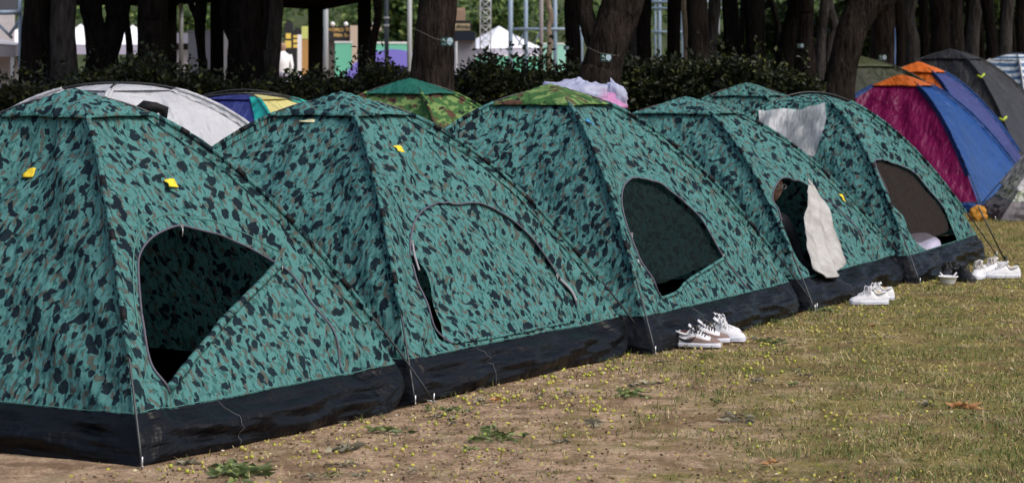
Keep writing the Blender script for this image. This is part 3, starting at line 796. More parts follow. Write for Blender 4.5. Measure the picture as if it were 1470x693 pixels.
def hedge(name, label, x0, x1, y0, y1, top, n, seed, cat='hedge'):
    r = empty(name, ((x0+x1)/2, (y0+y1)/2, 0), label, cat)
    rs = np.random.RandomState(seed); cx, cy = (x0+x1)/2, (y0+y1)/2
    P = []
    cl = [(rs.uniform(x0, x1), rs.uniform(y0, y1), rs.uniform(.5, 1)) for _ in range(int((x1-x0)*14))]
    while len(P) < n:
        x = rs.uniform(x0, x1); y = y0+(y1-y0)*rs.rand()**1.5
        tz = top(x)-.05+.22*noise.noise(Vector((x*2.2, y*2, seed)))+.07*noise.noise(Vector((x*6, y*5, seed)))
        z = tz*rs.rand()**.62
        if z < tz-.25 and rs.rand() < .25: continue
        f = noise.noise(Vector((x*3.3, y*3.3, z*3.3+seed)))
        if f < -.28: continue
        y += .12*noise.noise(Vector((x*2.5, z*3, seed+4)))
        if noise.noise(Vector((x*1.3, z*1.6, seed+9))) < -.25 and rs.rand() < .75: continue
        P.append((x-cx, y-cy, z))
    # sprays standing above the clipped line
    for _ in range(int((x1-x0)*15)):
        x = rs.uniform(x0, x1); y = rs.uniform(y0, y1); h_ = top(x); lean = rs.uniform(-.16, .16)
        k = rs.randint(5, 15); up = rs.uniform(.06, .32)
        for j in range(k):
            t = j/k; P.append((x-cx+lean*t+rs.uniform(-.03, .03), y-cy+rs.uniform(-.03, .03), h_-.05+up*t))
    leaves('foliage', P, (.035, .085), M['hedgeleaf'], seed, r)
    # woody core: many thin stems
    m = MB()
    for _ in range(int((x1-x0)*10)):
        x = rs.uniform(x0, x1); y = rs.uniform(y0+.15, y1); hh = top(x)*rs.uniform(.7, 1.02)
        m.tube([(x-cx, y-cy, 0), (x-cx+rs.uniform(-.1, .1), y-cy+rs.uniform(-.1, .1), hh*.5), (x-cx+rs.uniform(-.2, .2), y-cy+rs.uniform(-.15, .15), hh)], [.016, .011, .004], 5)
    m.build('stems', M['twig'], r)
    # packed inner foliage so that nothing shows through the middle
    Q = [(rs.uniform(x0, x1)-cx, rs.uniform(y0+.5, y1)-cy, rs.uniform(0, 1)) for _ in range(int((x1-x0)*1300))]
    Q = [(a, b, c*(top(a+cx)-.20)) for a, b, c in Q]
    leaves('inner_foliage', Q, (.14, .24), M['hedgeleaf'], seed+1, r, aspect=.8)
    return r
def ztop(px_list):
    def f(x):
        px = CX+x/23.5*FPX; X_ = [p for p, _ in px_list]; Y_ = [y for _, y in px_list]
        yy = np.interp(px, X_, Y_); return CAMZ-(yy-HY)/FPX*23.5
    return f
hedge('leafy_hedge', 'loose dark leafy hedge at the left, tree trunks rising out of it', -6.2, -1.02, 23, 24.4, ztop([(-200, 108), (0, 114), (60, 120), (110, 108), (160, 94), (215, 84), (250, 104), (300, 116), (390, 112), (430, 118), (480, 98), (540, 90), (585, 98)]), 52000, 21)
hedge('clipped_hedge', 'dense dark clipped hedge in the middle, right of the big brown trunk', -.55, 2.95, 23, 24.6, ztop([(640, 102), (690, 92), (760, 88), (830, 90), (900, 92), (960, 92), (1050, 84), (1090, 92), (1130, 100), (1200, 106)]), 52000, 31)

hedge('low_hedge', 'low shaded hedge far behind the olive tent among the slim trunks', 3.2, 13, 44, 45.5, lambda x: 1.45, 30000, 41)
# ------------------------------------------------------------ trees
M['barkdark'] = bark_material('dark_bark', (.006, .005, .005), (.018, .015, .013), .08)
M['barkbrown'] = bark_material('red_brown_bark', (.011, .009, .008), (.048, .038, .033), .45)
M['barkgrey'] = bark_material('grey_bark', (.03, .027, .026), (.09, .082, .08), .25)
M['barkpale'] = bark_material('pale_smooth_bark', (.22, .17, .12), (.42, .34, .26), .1)
rs = np.random.RandomState(77)
def crown_mesh(nm, n, R, sz):
    P = []
    cl = [(rs.normal()*R*.5, rs.normal()*R*.5, rs.uniform(.4, 3.4), rs.uniform(.6, 1.2)) for _ in range(26)]
    for i in range(n):
        c = cl[rs.randint(len(cl))]; v = rs.normal(size=3); v /= np.linalg.norm(v); q = c[3]*rs.rand()**.4
        P.append((c[0]+v[0]*q, c[1]+v[1]*q, c[2]+v[2]*q*.6))
    o = leaves('crown', P, sz, M['crown'], 5); me = o.data; bpy.data.objects.remove(o); me.name = nm; return me
crowns = [crown_mesh('crown_%s' % c, 3600, 1.9, (.14, .28)) for c in ('wide', 'tall', 'round')]
ntree = 0
def tree(label, stems, d, bark, group=None, crown=True, name='tree', h=4.6, nseg=14, cscale=1.0):
    """stems: list of [(px, py, width_px), ...] from low to high; the first runs on to the ground and up into the crown"""
    global ntree; ntree += 1
    base = at(stems[0][0][0], 0, d); 
    r = empty(name, (base.x, d, 0), label, 'tree', group)
    m = MB()
    for si, st in enumerate(stems):
        pts = []; rad = []
        for (px, py, w_) in st:
            p = at(px, py, d); pts.append((p.x-base.x, noise.noise(Vector((px*.01, py*.02, 3)))*.06+(0.05*si), p.z)); rad.append(w_/FPX*d/2)
        if si == 0:
            p = pts[0]; dx = (pts[0][0]-pts[1][0])*.3
            pts.insert(0, (p[0]+dx*.6, p[1], p[2]*.35)); rad.insert(0, rad[0]*1.02); pts.insert(0, (p[0]+dx, p[1], -.05)); rad.insert(0, rad[0]*1.12)
        a, b = pts[-2], pts[-1]; L = max(1e-3, b[2]-a[2]); sx = max(-.5, min(.5, (b[0]-a[0])/L))
        zz = b[2]; x = b[0]
        for k in (1, 2, 3):
            z2 = zz+(h-zz)*k/3; x += sx*(h-zz)/3*(.8 if k < 3 else .4); pts.append((x, b[1]+.12*k*(-1)**ntree, z2)); rad.append(rad[-1]*.82)
        q = spline([(*p, rr) for p, rr in zip(pts, rad)], 5)
        m.tube([tuple(v[:3]) for v in q], [v[3] for v in q], nseg, jit=.07)
        top = pts[-1]
        for k in range(4):      # limbs
            an = k*1.7+ntree; zb = h-1.3+.3*k; f = (zb-zz)/(h-zz)
            bx = b[0]+(x-b[0])*f
            m.tube([(bx, b[1], zb), (bx+math.cos(an)*.7, b[1]+math.sin(an)*.7, zb+.6), (bx+math.cos(an)*1.5, b[1]+math.sin(an)*1.5, zb+1.1)], [rad[-1]*.5, rad[-1]*.3, .015], 6)
    m.build('trunk', M[bark], r)
    if crown:
        c = link('crown', crowns[ntree % 3], M['crown'], r, (top[0], top[1], h-1.0)); c.rotation_euler = (0, 0, ntree*1.3)
        s_ = cscale*(.9+.25*((ntree*37) % 10)/10); c.scale = (s_, s_, s_)
    return r
def sign_on(tree_px, py, d, wpx, label):
    p = at(tree_px, py, d); hpx = wpx*.72; w_ = wpx/FPX*d; h_ = hpx/FPX*d
    r = empty('tree_sign', p, label, 'sign')
    m = MB(); m.box(-w_/2, w_/2, -.012, .0, -h_/2, h_/2); m.build('plate', simple('sign_green', (.004, .035, .03), .4), r)
    m = MB(); m.prism([(math.cos(a*math.pi/12)*h_*.34+w_*.22, math.sin(a*math.pi/12)*h_*.40+h_*.04) for a in range(24)], lambda x, y, t: Vector((x, t, y)), -.017, -.013)
    m.box(w_*.18, w_*.27, -.017, -.013, -h_*.45, -h_*.28); m.build('tree_emblem', simple('sign_pale', (.42, .55, .62), .5), r)
    m = MB(); m.box(-w_*.36, -w_*.20, -.017, -.013, h_*.08, h_*.32); m.box(-w_*.22, -w_*.10, -.017, -.013, -h_*.02, h_*.12)
    for k in range(4): m.box(-w_*.38+k*w_*.09, -w_*.33+k*w_*.09, -.017, -.013, -h_*.32, -h_*.20)
    m.build('lettering', simple('sign_letter', (.3, .42, .4), .5), r)
    return r
TG = 'trees standing in the grove behind the tents'
BIGT = tree('biggest red brown trunk, wearing a small green sign, behind the woodland camouflage tent', [[(620, 125, 66), (621, 90, 61), (624, 50, 57), (629, 0, 55)]], 21.8, 'barkbrown', TG, nseg=22)
tree('leaning dark brown trunk with green sign, forking left, right of the pink bag', [[(860, 125, 62), (864, 100, 58), (874, 60, 56), (889, 20, 60), (900, -20, 58)], [(866, 95, 26), (850, 50, 27), (841, 15, 22), (838, -20, 22)]], 22.2, 'barkbrown', TG, nseg=20)
tree('grey brown trunk leaning right in front of the olive tent', [[(1203, 150, 50), (1205, 120, 46), (1214, 75, 42), (1224, 40, 44), (1242, 10, 46), (1275, -20, 44)]], 25.0, 'barkbrown', TG, nseg=20)
tree('straight dark trunk just left of the leaning one with a sign', [[(823, 115, 22), (823, 70, 22), (821, 30, 22), (821, 0, 22)]], 25.5, 'barkdark', TG)
tree('dark trunk nearest the left edge of the photo', [[(43, 130, 34), (44, 80, 31), (46, 40, 30), (50, 0, 31)]], 25.2, 'barkdark', TG)
tree('grey trunk next to the leftmost dark one, a thin wire tied around it', [[(92, 120, 42), (91, 80, 38), (90, 40, 36), (92, 0, 37)]], 25.4, 'barkgrey', TG)
tree('slim black trunk squeezed behind the grey one at the left', [[(74, 110, 15), (70, 60, 13), (66, 20, 15), (64, 0, 15)]], 26.6, 'barkdark', TG)
tree('black trunk forking into a V low above the hedge', [[(146, 115, 52), (146, 85, 46), (139, 55, 34), (133, 25, 30), (130, 0, 32)], [(150, 80, 36), (160, 50, 32), (167, 25, 32), (168, 0, 36)]], 25.6, 'barkdark', TG, nseg=18)
tree('thin dark stem right of the forked black trunk', [[(187, 110, 14), (186, 70, 10), (182, 35, 9), (179, 0, 9)]], 26.8, 'barkdark', TG)
tree('broad black trunk between the forked one and the pavilion post', [[(219, 120, 46), (219, 70, 44), (219, 30, 44), (220, 0, 44)]], 25.0, 'barkdark', TG, nseg=18)
tree('slim dark forked tree in front of the grey cabinet', [[(292, 112, 14), (289, 75, 12), (287, 40, 16), (289, 0, 18)], [(286, 40, 10), (278, 18, 8), (272, 2, 9)]], 28.0, 'barkdark', TG)
tree('heavy dark trunk with a loop branch at its left', [[(353, 125, 58), (352, 80, 52), (352, 40, 46), (352, 0, 46)], [(338, 62, 18), (327, 38, 16), (322, 15, 15), (326, -10, 18)], [(370, 70, 20), (377, 25, 14), (380, 0, 12)]], 25.3, 'barkdark', TG, nseg=18)
tree('pale grey trunk right beside the heavy dark one', [[(388, 112, 26), (390, 75, 26), (392, 40, 26), (394, 5, 26)]], 27.5, 'barkgrey', TG)
tree('thin crooked brown tree left of the blue and green banners', [[(533, 90, 13), (535, 60, 12), (541, 35, 11), (543, 15, 12), (541, 0, 13)]], 30.0, 'barkbrown', TG)
tree('grey trunk seen behind the leaning trunk with a sign', [[(905, 95, 26), (905, 50, 24), (906, 0, 26)]], 28.0, 'barkgrey', TG)
tree('straight black trunk, first right of the leaning one', [[(925, 95, 22), (924, 50, 21), (924, 0, 22)]], 26.0, 'barkdark', TG)
tree('straight black trunk, second right of the leaning one', [[(967, 95, 20), (967, 50, 19), (968, 0, 20)]], 26.5, 'barkdark', TG)
tree('pale slender stem showing between two dark trunks at the middle right', [[(986, 90, 10), (985, 40, 11), (983, 0, 12)]], 30.0, 'barkpale', TG)
tree('wide brown trunk, third right of the leaning one', [[(1004, 105, 36), (1003, 60, 32), (1001, 25, 30), (1000, 0, 30)]], 25.6, 'barkbrown', TG)
tree('grey trunk leaning behind the wide brown one', [[(1018, 90, 22), (1022, 45, 18), (1026, 0, 18)]], 28.2, 'barkgrey', TG)
tree('black trunk standing alone right of the pale pole', [[(1050, 100, 24), (1050, 50, 23), (1047, 0, 23)]], 26.2, 'barkdark', TG)
tree('black trunk with a straight slim twin stem at its right', [[(1083, 100, 22), (1082, 50, 24), (1081, 0, 26)], [(1094, 100, 12), (1094, 50, 11), (1093, 0, 11)]], 26.0, 'barkdark', TG)
tree('thin dark stem leaning left in front of bright leaves', [[(1120, 70, 11), (1117, 40, 9), (1110, 10, 9), (1106, 0, 9)]], 31, 'barkdark', TG)
tree('black trunk leaning against the brown trunk with a sign', [[(1125, 100, 30), (1130, 60, 24), (1139, 25, 24), (1144, 0, 22)]], 27.2, 'barkdark', TG)
tree('brown trunk with a small green sign, left of the pale twin stems', [[(1158, 118, 30), (1157, 60, 24), (1157, 20, 22), (1157, 0, 22)]], 26.6, 'barkbrown', TG)
tree('pale grey twin stemmed tree with a kinked right stem', [[(1177, 95, 17), (1180, 50, 14), (1184, 0, 14)], [(1190, 95, 16), (1193, 60, 15), (1200, 42, 14), (1193, 18, 14), (1189, 0, 14)]], 28.5, 'barkgrey', TG)
tree('broad brown trunk with a round pale sign, right of the leaning grey brown one', [[(1266, 95, 36), (1267, 50, 34), (1270, 0, 34)]], 33.5, 'barkbrown', TG)
tree('black slim trunk between the broad brown one and the kinked one', [[(1293, 95, 14), (1293, 50, 14), (1291, 0, 15)]], 33, 'barkdark', TG)
tree('dark kinked trunk with a pale edge behind the orange tent', [[(1310, 95, 20), (1311, 60, 18), (1304, 25, 18), (1308, 0, 18)]], 34.5, 'barkgrey', TG)
tree('black trunk above the violet tent', [[(1350, 85, 30), (1350, 40, 28), (1348, 0, 30)]], 38, 'barkdark', TG)
tree('brown trunk rising behind the peak of the black tent', [[(1374, 80, 22), (1373, 40, 20), (1371, 0, 20)]], 40, 'barkbrown', TG)
tree('grey brown trunk just right of the black tent peak', [[(1395, 80, 20), (1398, 40, 18), (1402, 0, 18)]], 41, 'barkgrey', TG)
tree('black trunk left of the mossy grey one near the right edge', [[(1424, 85, 18), (1422, 40, 16), (1416, 0, 18)]], 40.5, 'barkdark', TG)
tree('mossy grey trunk above the striped tent', [[(1443, 80, 18), (1445, 40, 17), (1448, 0, 16)]], 42, 'barkgrey', TG)
tree('dark trunk closest to the right edge', [[(1466, 80, 14), (1465, 40, 14), (1466, 0, 14)]], 43, 'barkdark', TG)
# more trunks of the grove further back at the right
TL = ['slim far trunk just right of the black trunk standing alone', 'slim far trunk just left of the brown trunk with a sign', 'slim far trunk left of the leaning grey brown trunk', 'slim far trunk above the olive tent, left of the broad brown trunk',
      'slim far trunk just right of the broad brown trunk with a sign', 'slim far trunk right of the dark kinked trunk', 'very thin far trunk right of the kinked trunk', 'slim far trunk left of the black tent peak', 'slim far trunk behind the black tent peak',
      'very thin far trunk left of the mossy grey trunk', 'thinnest far trunk above the striped tent', 'slim far trunk beside the rightmost dark trunk']
for i, (px, w_, d) in enumerate([(1062, 9, 47), (1140, 13, 44), (1215, 10, 46), (1232, 13, 50), (1278, 9, 52), (1330, 16, 48), (1338, 8, 55), (1362, 9, 52), (1386, 10, 54), (1411, 8, 50), (1434, 7, 56), (1456, 9, 51)]):
    tree(TL[i], [[(px, 95, w_), (px+3*(-1)**i, 40, w_*.9), (px+5*(-1)**i, 0, w_*.9)]], d, 'barkdark', 'slim trunks far back in the grove', cscale=1.4)
sign_on(642, 60, 21.45, 18, 'small dark green tree sign on the biggest brown trunk')
sign_on(870, 83, 21.75, 16, 'small dark green tree sign on the leaning forked trunk')
sign_on(1149, 66, 26.3, 10, 'small dark green tree sign on the brown trunk left of the pale twin stems')
sign_on(1267, 83, 33.1, 12, 'small dark green tree sign on the broad brown trunk over the olive tent')
sign_on(813, 69, 25.2, 8, 'tiny dark tree sign on the straight dark trunk right of the white canopy')
# thin wires tied round trunks
for (a, b, d, lb) in (((596, 42), (650, 62), 21.38, 'thin wire slung round the biggest brown trunk holding its sign'), ((838, 66), (884, 80), 21.7, 'thin wire slung round the leaning forked trunk holding its sign')):
    m = MB(); p, q = at(*a, d), at(*b, d); m.tube([p+Vector((0, .2, 0)), p, (p+q)/2+Vector((0, -.03, -.02)), q, q+Vector((0, .2, 0))], .003, 5)
    o = m.build('tie_wire', simple('old_wire', (.09, .085, .08), .6)); tag(o, lb, 'wire')

# ------------------------------------------------------------ far background
def bushy(name, label, cxp, cyp, d, wpx, hpx, n, mat, size, seed, cat='bush', group=None, base=0.0):
    """leafy bush or tree crown: clumps filling an uneven ellipsoid, its top at pixel row cyp"""
    rs = np.random.RandomState(seed); p = at(cxp, cyp, d); R = wpx/FPX*d/2; H_ = hpx/FPX*d; 
    top = p.z; r = empty(name, (p.x, d, 0), label, cat, group)
    m = MB(); m.tube([(0, 0, 0), (.05, 0, max(.3, top-H_*.7)), (0, 0, top-H_*.3)], [.12, .1, .04], 7); m.build('trunk', M['twig'], r)
    cl = []
    for _ in range(34):
        v = rs.normal(size=3); v /= np.linalg.norm(v); q = rs.rand()**.4
        cl.append((v[0]*R*q*.85, v[1]*min(R, 1.6)*q*.8, top-H_/2+v[2]*H_*.42*q, rs.uniform(.16, .34)*min(R, H_)))
    P = []
    for _ in range(n):
        c = cl[rs.randint(len(cl))]; v = rs.normal(size=3); v /= np.linalg.norm(v); q = c[3]*rs.rand()**.35
        z = c[2]+v[2]*q
        P.append((c[0]+v[0]*q, c[1]+v[1]*q, max(.05, z)))
    leaves('foliage', P, size, mat, seed, r)
    return r
BG = 'shaded bushes filling the back of the grove'
BL = ['big dark bush behind the trunk that leans against the signed brown one', 'dark bush behind the pale twin stemmed tree', 'dark bush right behind the leaning grey brown trunk', 'dark bush high above the olive tent',
      'dark bush above the orange tent roof, behind the kinked trunk', 'dark bush above the violet tent', 'dark bush right above the black tent peak', 'dark bush behind the mossy grey trunk', 'dark bush in the top right corner',
      'dark bush behind the black trunk standing alone', 'low dark bush behind the white railing', 'low dark bush left of the black tent peak', 'low dark bush between the black tent and the striped tent']
k = 0
for (px, py, d, w_, h_) in [(1100, -10, 58, 120, 120), (1165, 5, 60, 90, 110), (1215, 30, 55, 70, 80), (1245, -30, 62, 120, 90), (1300, -25, 60, 130, 75), (1345, -20, 64, 110, 85), (1390, -25, 60, 120, 100), (1440, -15, 62, 110, 90), (1480, -10, 60, 90, 120), (1060, 40, 57, 60, 60), (1325, 62, 58, 60, 45), (1365, 50, 62, 80, 60), (1420, 50, 64, 70, 60)]:
    k += 1; bushy('bush', BL[k-1], px, py, d, w_, h_, 2600, M['darkleaf'], (.14, .3), 100+k, group=BG)
bushy('bush', 'bright green sunlit bush between two black trunks right of centre', 1112, 10, 66, 80, 100, 2600, M['farleaf'], (.14, .32), 140)
bushy('bush', 'small yellow green bush low behind the thin leaning stem', 1103, 78, 50, 20, 26, 500, M['farleaf'], (.08, .16), 141)
bushy('conifer_tree', 'dense dark green tree behind the dark lamp post', 575, -30, 100, 90, 140, 4200, M['farleaf'], (.2, .42), 142, 'tree')
bushy('conifer_tree', 'dense green tree rising between the lattice tower and the scaffold', 716, -20, 150, 66, 120, 3800, M['farleaf'], (.25, .55), 143, 'tree')
bushy('conifer_tree', 'dense green tree left of the lattice tower', 678, 22, 150, 30, 70, 1800, M['farleaf'], (.22, .5), 144, 'tree')
for i, px in enumerate((268, 300, 330)): bushy('conifer_tree', ['bushy green tree behind the low grey building', 'bushy green tree behind the grey cabinet', 'bushy green tree behind the black leaf banner'][i], px, 16, 140, 40, 70, 1600, M['farleaf'], (.2, .45), 150+i, 'tree')
bushy('shrub', 'yellow green shrub on top of the beige booth, left', 508, 25, 126, 40, 16, 900, M['farleaf'], (.1, .25), 160, 'shrub')
bushy('shrub', 'yellow green shrub on top of the beige booth, right', 532, 27, 126, 30, 13, 700, M['farleaf'], (.1, .25), 161, 'shrub')

# wooded hill: sloping ground and its far-off wood as one mass
def hill_z(x, y): 
    t = max(0, min(1, (y-165)/90)); return 26*t*t*(3-2*t)+3.0*noise.noise(Vector((x*.02, y*.02, 1)))*t
tag(link('hill', grid_mesh('hill', np.linspace(-260, 260, 60), np.linspace(165, 420, 34), lambda x, y: hill_z(x, y)-.25), simple('hill_soil', (.06, .08, .03), .9, var=.3)), kind='structure')
rs = np.random.RandomState(3); P = []
while len(P) < 60000:
    y = 172+70*rs.rand(); x = rs.uniform(-.26, .26)*y
    cxk = round(x/5.0)*5+2*noise.noise(Vector((round(x/5), round(y/7), 2))); cyk = round(y/7.0)*7
    hh = 5.5+2.5*noise.noise(Vector((cxk*.3, cyk*.3, 7)))
    rr = math.hypot(x-cxk, (y-cyk)*.8)/3.6
    if rr > 1: continue
    zz = hill_z(x, y)+hh*math.sqrt(1-rr*rr)*rs.rand()**.25
    P.append((x, y, zz))
o = leaves('far_wood', P, (.3, .75), M['farleaf'], 4); tag(o, 'green wood covering the hill far behind the event tents', 'wood', kind='stuff')

# white event canopies
M['canopy'] = simple('white_canopy_cloth', (.82, .83, .88), .6); M['canopygrey'] = simple('grey_canopy_valance', (.38, .37, .48), .7)
M['postsilver'] = simple('aluminium_post', (.5, .52, .56), .4, metal=.5)
def gazebo(label, pxc, d, w_, zpeak, zeave, val, top='canopy', rz=0, group='white event canopies far behind the grove', sidewall=None):
    p = at(pxc, HY, d); r = empty('event_canopy', (p.x, d, 0), label, 'canopy', group, rz)
    m = MB(); rows = []; a = w_/2
    for i in range(9):
        t = i/8; z = zeave+(zpeak-zeave)*(1-t)**1.25 if t < 1 else zeave; q = a*t+.02
        rows.append([(-q, -q, z), (0, -q, z+.04*t), (q, -q, z), (q, 0, z+.04*t), (q, q, z), (0, q, z), (-q, q, z), (-q, 0, z), (-q, -q, z)])
    m.sheet(rows, smooth=False); m.build('canopy_roof', M[top], r)
    m = MB()
    for (x0, x1, y0, y1) in ((-a, a, -a-.01, -a+.01), (-a, a, a-.01, a+.01), (-a-.01, -a+.01, -a, a), (a-.01, a+.01, -a, a)): m.box(x0, x1, y0, y1, zeave-val, zeave-.005)
    m.build('valance', M['canopygrey' if top == 'canopy' else 'valdark'], r)
    for sx in (-1, 1):
        for sy in (-1, 1):
            m = MB(); m.box(sx*(a-.05)-.03, sx*(a-.05)+.03, sy*(a-.05)-.03, sy*(a-.05)+.03, 0, zeave-val*.5); m.build('post', M['postsilver'], r)
    if sidewall: m = MB(); m.box(-a+.1, a-.1, a-.12, a-.08, .02, zeave-val); m.build('side_wall', M[sidewall], r)
    return r
M['valdark'] = simple('shaded_valance', (.26, .25, .28), .7); M['greyroof'] = simple('greyish_canopy', (.42, .40, .43), .7)
gazebo('white peaked canopy far left, partly behind the grey canopy', 36, 136, 3.0, 3.6, 2.42, .5)
gazebo('white peaked canopy seen between the grey trunk and the forked black trunk', 116, 136, 3.0, 3.55, 2.36, .5)
gazebo('white peaked canopy seen between the thin stem and the broad black trunk', 191, 136, 3.0, 3.5, 2.36, .5)
gazebo('big white peaked canopy behind the lattice tower', 716, 130, 3.7, 3.35, 2.15, .32, rz=.5)
gazebo('wide white canopy right of the big one, behind the scaffold', 782, 138, 3.4, 2.3, 2.05, .22, rz=.1)
gazebo('lower white canopy left of the big one', 690, 142, 2.6, 2.75, 2.2, .35)
gazebo('large grey canopy at the left edge with a side wall', -14, 46, 1.15, 2.05, 1.86, .22, top='greyroof', sidewall='greyroof', group=None)

def boxthing(name, label, cat, x0, x1, y0, y1, d, depth, mat, group=None, ground=True):
    a, b = at(x0, y0, d), at(x1, y1, d); zb = 0 if ground else b.z
    m = MB(); m.box(-(b.x-a.x)/2, (b.x-a.x)/2, 0, depth, 0, a.z-zb); o = m.build(name, mat, None, ((a.x+b.x)/2, d, zb)); return tag(o, label, cat, group)
M['bluesteel'] = simple('blue_grey_steel', (.20, .27, .36), .45); M['polegrey'] = simple('grey_painted_pole', (.34, .36, .38), .5)
M['darkpost'] = simple('dark_green_post', (.01, .02, .025), .4); M['plaza'] = simple('pale_wall', (.45, .43, .45), .8, var=.1)
def pole(label, px, w_, d, mat, top=-40, rings=(), name='pole', group=None):
    r = w_/FPX*d/2; p = at(px, top, d); e = empty(name, (p.x, d, 0), label, 'pole', group)
    m = MB(); m.tube([(0, 0, 0), (0, 0, p.z)], [r*1.05, r], 12); m.build('shaft', mat, e)
    m = MB(); m.tube([(0, 0, .0), (0, 0, .08)], [r*1.8, r*1.8], 12); m.build('foot', mat, e)
    for y in rings:
        z = at(px, y, d).z; m = MB(); m.tube([(0, 0, z-.03), (0, 0, z+.03)], r*1.35, 12); m.build('collar', M['polegrey'], e)
pole('pale grey pole just right of the pavilion post at the left', 260, 6, 44, M['polegrey'])
pole('grey pole right of the central pavilion post', 468, 7, 52, M['polegrey'])
pole('dark green lamp post with pale collars', 555, 6, 62, M['darkpost'], rings=(26, 37))
pole('white grey pole touching the left side of the biggest trunk', 588, 7, 40, M['polegrey'])
pole('slender pole beside the biggest trunk at its right', 655, 4, 42, M['polegrey'], top=60)
pole('grey brown pole between the scaffold columns', 777, 6, 70, simple('grey_brown_pole', (.2, .18, .18), .6))
pole('pale pole right of the wide brown trunk', 1031, 5, 60, M['polegrey'])
tree('thin pale tan tree in front of the scaffold', [[(788, 85, 9), (790, 60, 8), (788, 42, 7), (791, 25, 8), (786, 0, 8)]], 60, 'barkpale', TG, h=6)
# lattice tower
p0 = at(697, 0, 92); e_ = empty('lattice_tower', (p0.x, 92, 0), 'pale square lattice tower beside the big white canopy', 'tower'); w_ = 15/FPX*92/2; Z = 7.0
m = MB(); [m.tube([(a*w_, b*w_, 0), (a*w_, b*w_, Z)], .025, 6) for a in (-1, 1) for b in (-1, 1)]; m.build('upright', M['postsilver'], e_)
m = MB(); n_ = 22
for i in range(n_):
    z0, z1 = Z*i/n_, Z*(i+1)/n_
    for (ax, ay, bx, by) in ((-1, -1, 1, -1), (1, -1, 1, 1), (1, 1, -1, 1), (-1, 1, -1, -1)):
        m.tube([(ax*w_, ay*w_, z0), (bx*w_, by*w_, z1)] if i % 2 else [(bx*w_, by*w_, z0), (ax*w_, ay*w_, z1)], .018, 5); m.tube([(ax*w_, ay*w_, z1), (bx*w_, by*w_, z1)], .014, 5)
m.build('bracing', M['postsilver'], e_)
# blue grey scaffold
def scaffold(label, cols, beams, diags, d):
    x0 = at(cols[0][0], 0, d).x; e_ = empty('scaffold', (x0, d, 0), label, 'scaffold'); top = at(0, -40, d).z
    for px, w_ in cols:
        x = at(px, 0, d).x-x0; m = MB(); m.tube([(x, 0, 0), (x, 0, top)], w_/FPX*d/2, 10); m.build('column', M['bluesteel'], e_)
        m = MB(); m.box(x-.2, x+.2, -.2, .2, 0, .05); m.build('base_plate', M['bluesteel'], e_)
    for (xa, ya, xb, yb, w_) in beams:
        a, b = at(xa, ya, d), at(xb, yb, d); m = MB(); m.tube([(a.x-x0, -.06, a.z), (b.x-x0, -.06, b.z)], w_/FPX*d/2, 8); m.build('beam', M['bluesteel'], e_)
    for (xa, ya, xb, yb) in diags:
        a, b = at(xa, ya, d), at(xb, yb, d); m = MB(); m.tube([(a.x-x0, .04, a.z), (b.x-x0, .04, b.z)], .03, 6); m.build('brace', M['bluesteel'], e_)
scaffold('blue grey steel scaffold with tall columns behind the white canopies', [(733, 7), (755, 6), (797, 6), (835, 5)], [(737, 42, 835, 42, 4)], [(754, 42, 744, 66), (738, 50, 760, 80), (776, 44, 766, 64), (797, 42, 786, 64)], 85)
scaffold('blue grey scaffold seen between the black trunks right of centre', [(947, 5), (980, 5), (941, 3)], [(925, 3, 1045, 3, 4), (925, 12, 1045, 12, 3), (935, 46, 985, 46, 3)], [(945, 42, 938, 60), (978, 40, 990, 62)], 80)
scaffold('blue grey scaffold corner at the far left edge', [(29, 6)], [(-30, 19, 31, 18, 7)], [(28, 28, 12, 52), (-4, 34, 17, 55)], 45)
boxthing('mesh_screen', 'dark mesh screen above the beam at the far left edge', 'screen', -30, 25, -30, 15, 45.6, .03, simple('dark_mesh', (.08, .085, .10), .7), ground=False)
boxthing('wall', 'pale grey wall behind the scaffold at the far left', 'wall', -40, 19, 20, 60, 100, .3, M['plaza'])
# grey cabinet and low building
a, b = at(262, 45, 62), at(335, 100, 62)
bl = empty('low_building', ((at(262, 0, 66).x+at(300, 0, 66).x)/2, 66, 0), 'low grey building with a flat roof left of the grey cabinet', 'building')
m = MB(); m.box(-.9, .9, 0, 2, 0, 1.85); m.build('wall', simple('building_wall', (.33, .32, .34), .8, var=.12, vscale=2), bl)
m = MB(); m.box(-1.0, 1.0, -.35, 2.1, 2.02, 2.3); m.build('roof', simple('building_roof', (.22, .22, .28), .6), bl)
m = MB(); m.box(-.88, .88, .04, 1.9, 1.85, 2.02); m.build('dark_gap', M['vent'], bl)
cab = empty('equipment_cabinet', (at(309, 0, 50).x, 50, 0), 'tall plain grey cabinet standing behind the heavy dark trunk', 'cabinet', rz=-.72)
ch = at(0, 46, 50).z
m = MB(); m.box(-.43, .48, -.36, .36, .05, ch); m.build('housing', simple('cabinet_grey', (.13, .135, .155), .5), cab)
m = MB(); m.box(-.45, .50, -.38, .38, ch+.002, ch+.03); m.build('lid', simple('cabinet_lid', (.14, .14, .16), .5), cab)
m = MB(); m.box(-.436, -.431, -.2, .2, .4, ch-.2); m.build('door', simple('cabinet_door', (.17, .175, .2), .5), cab)
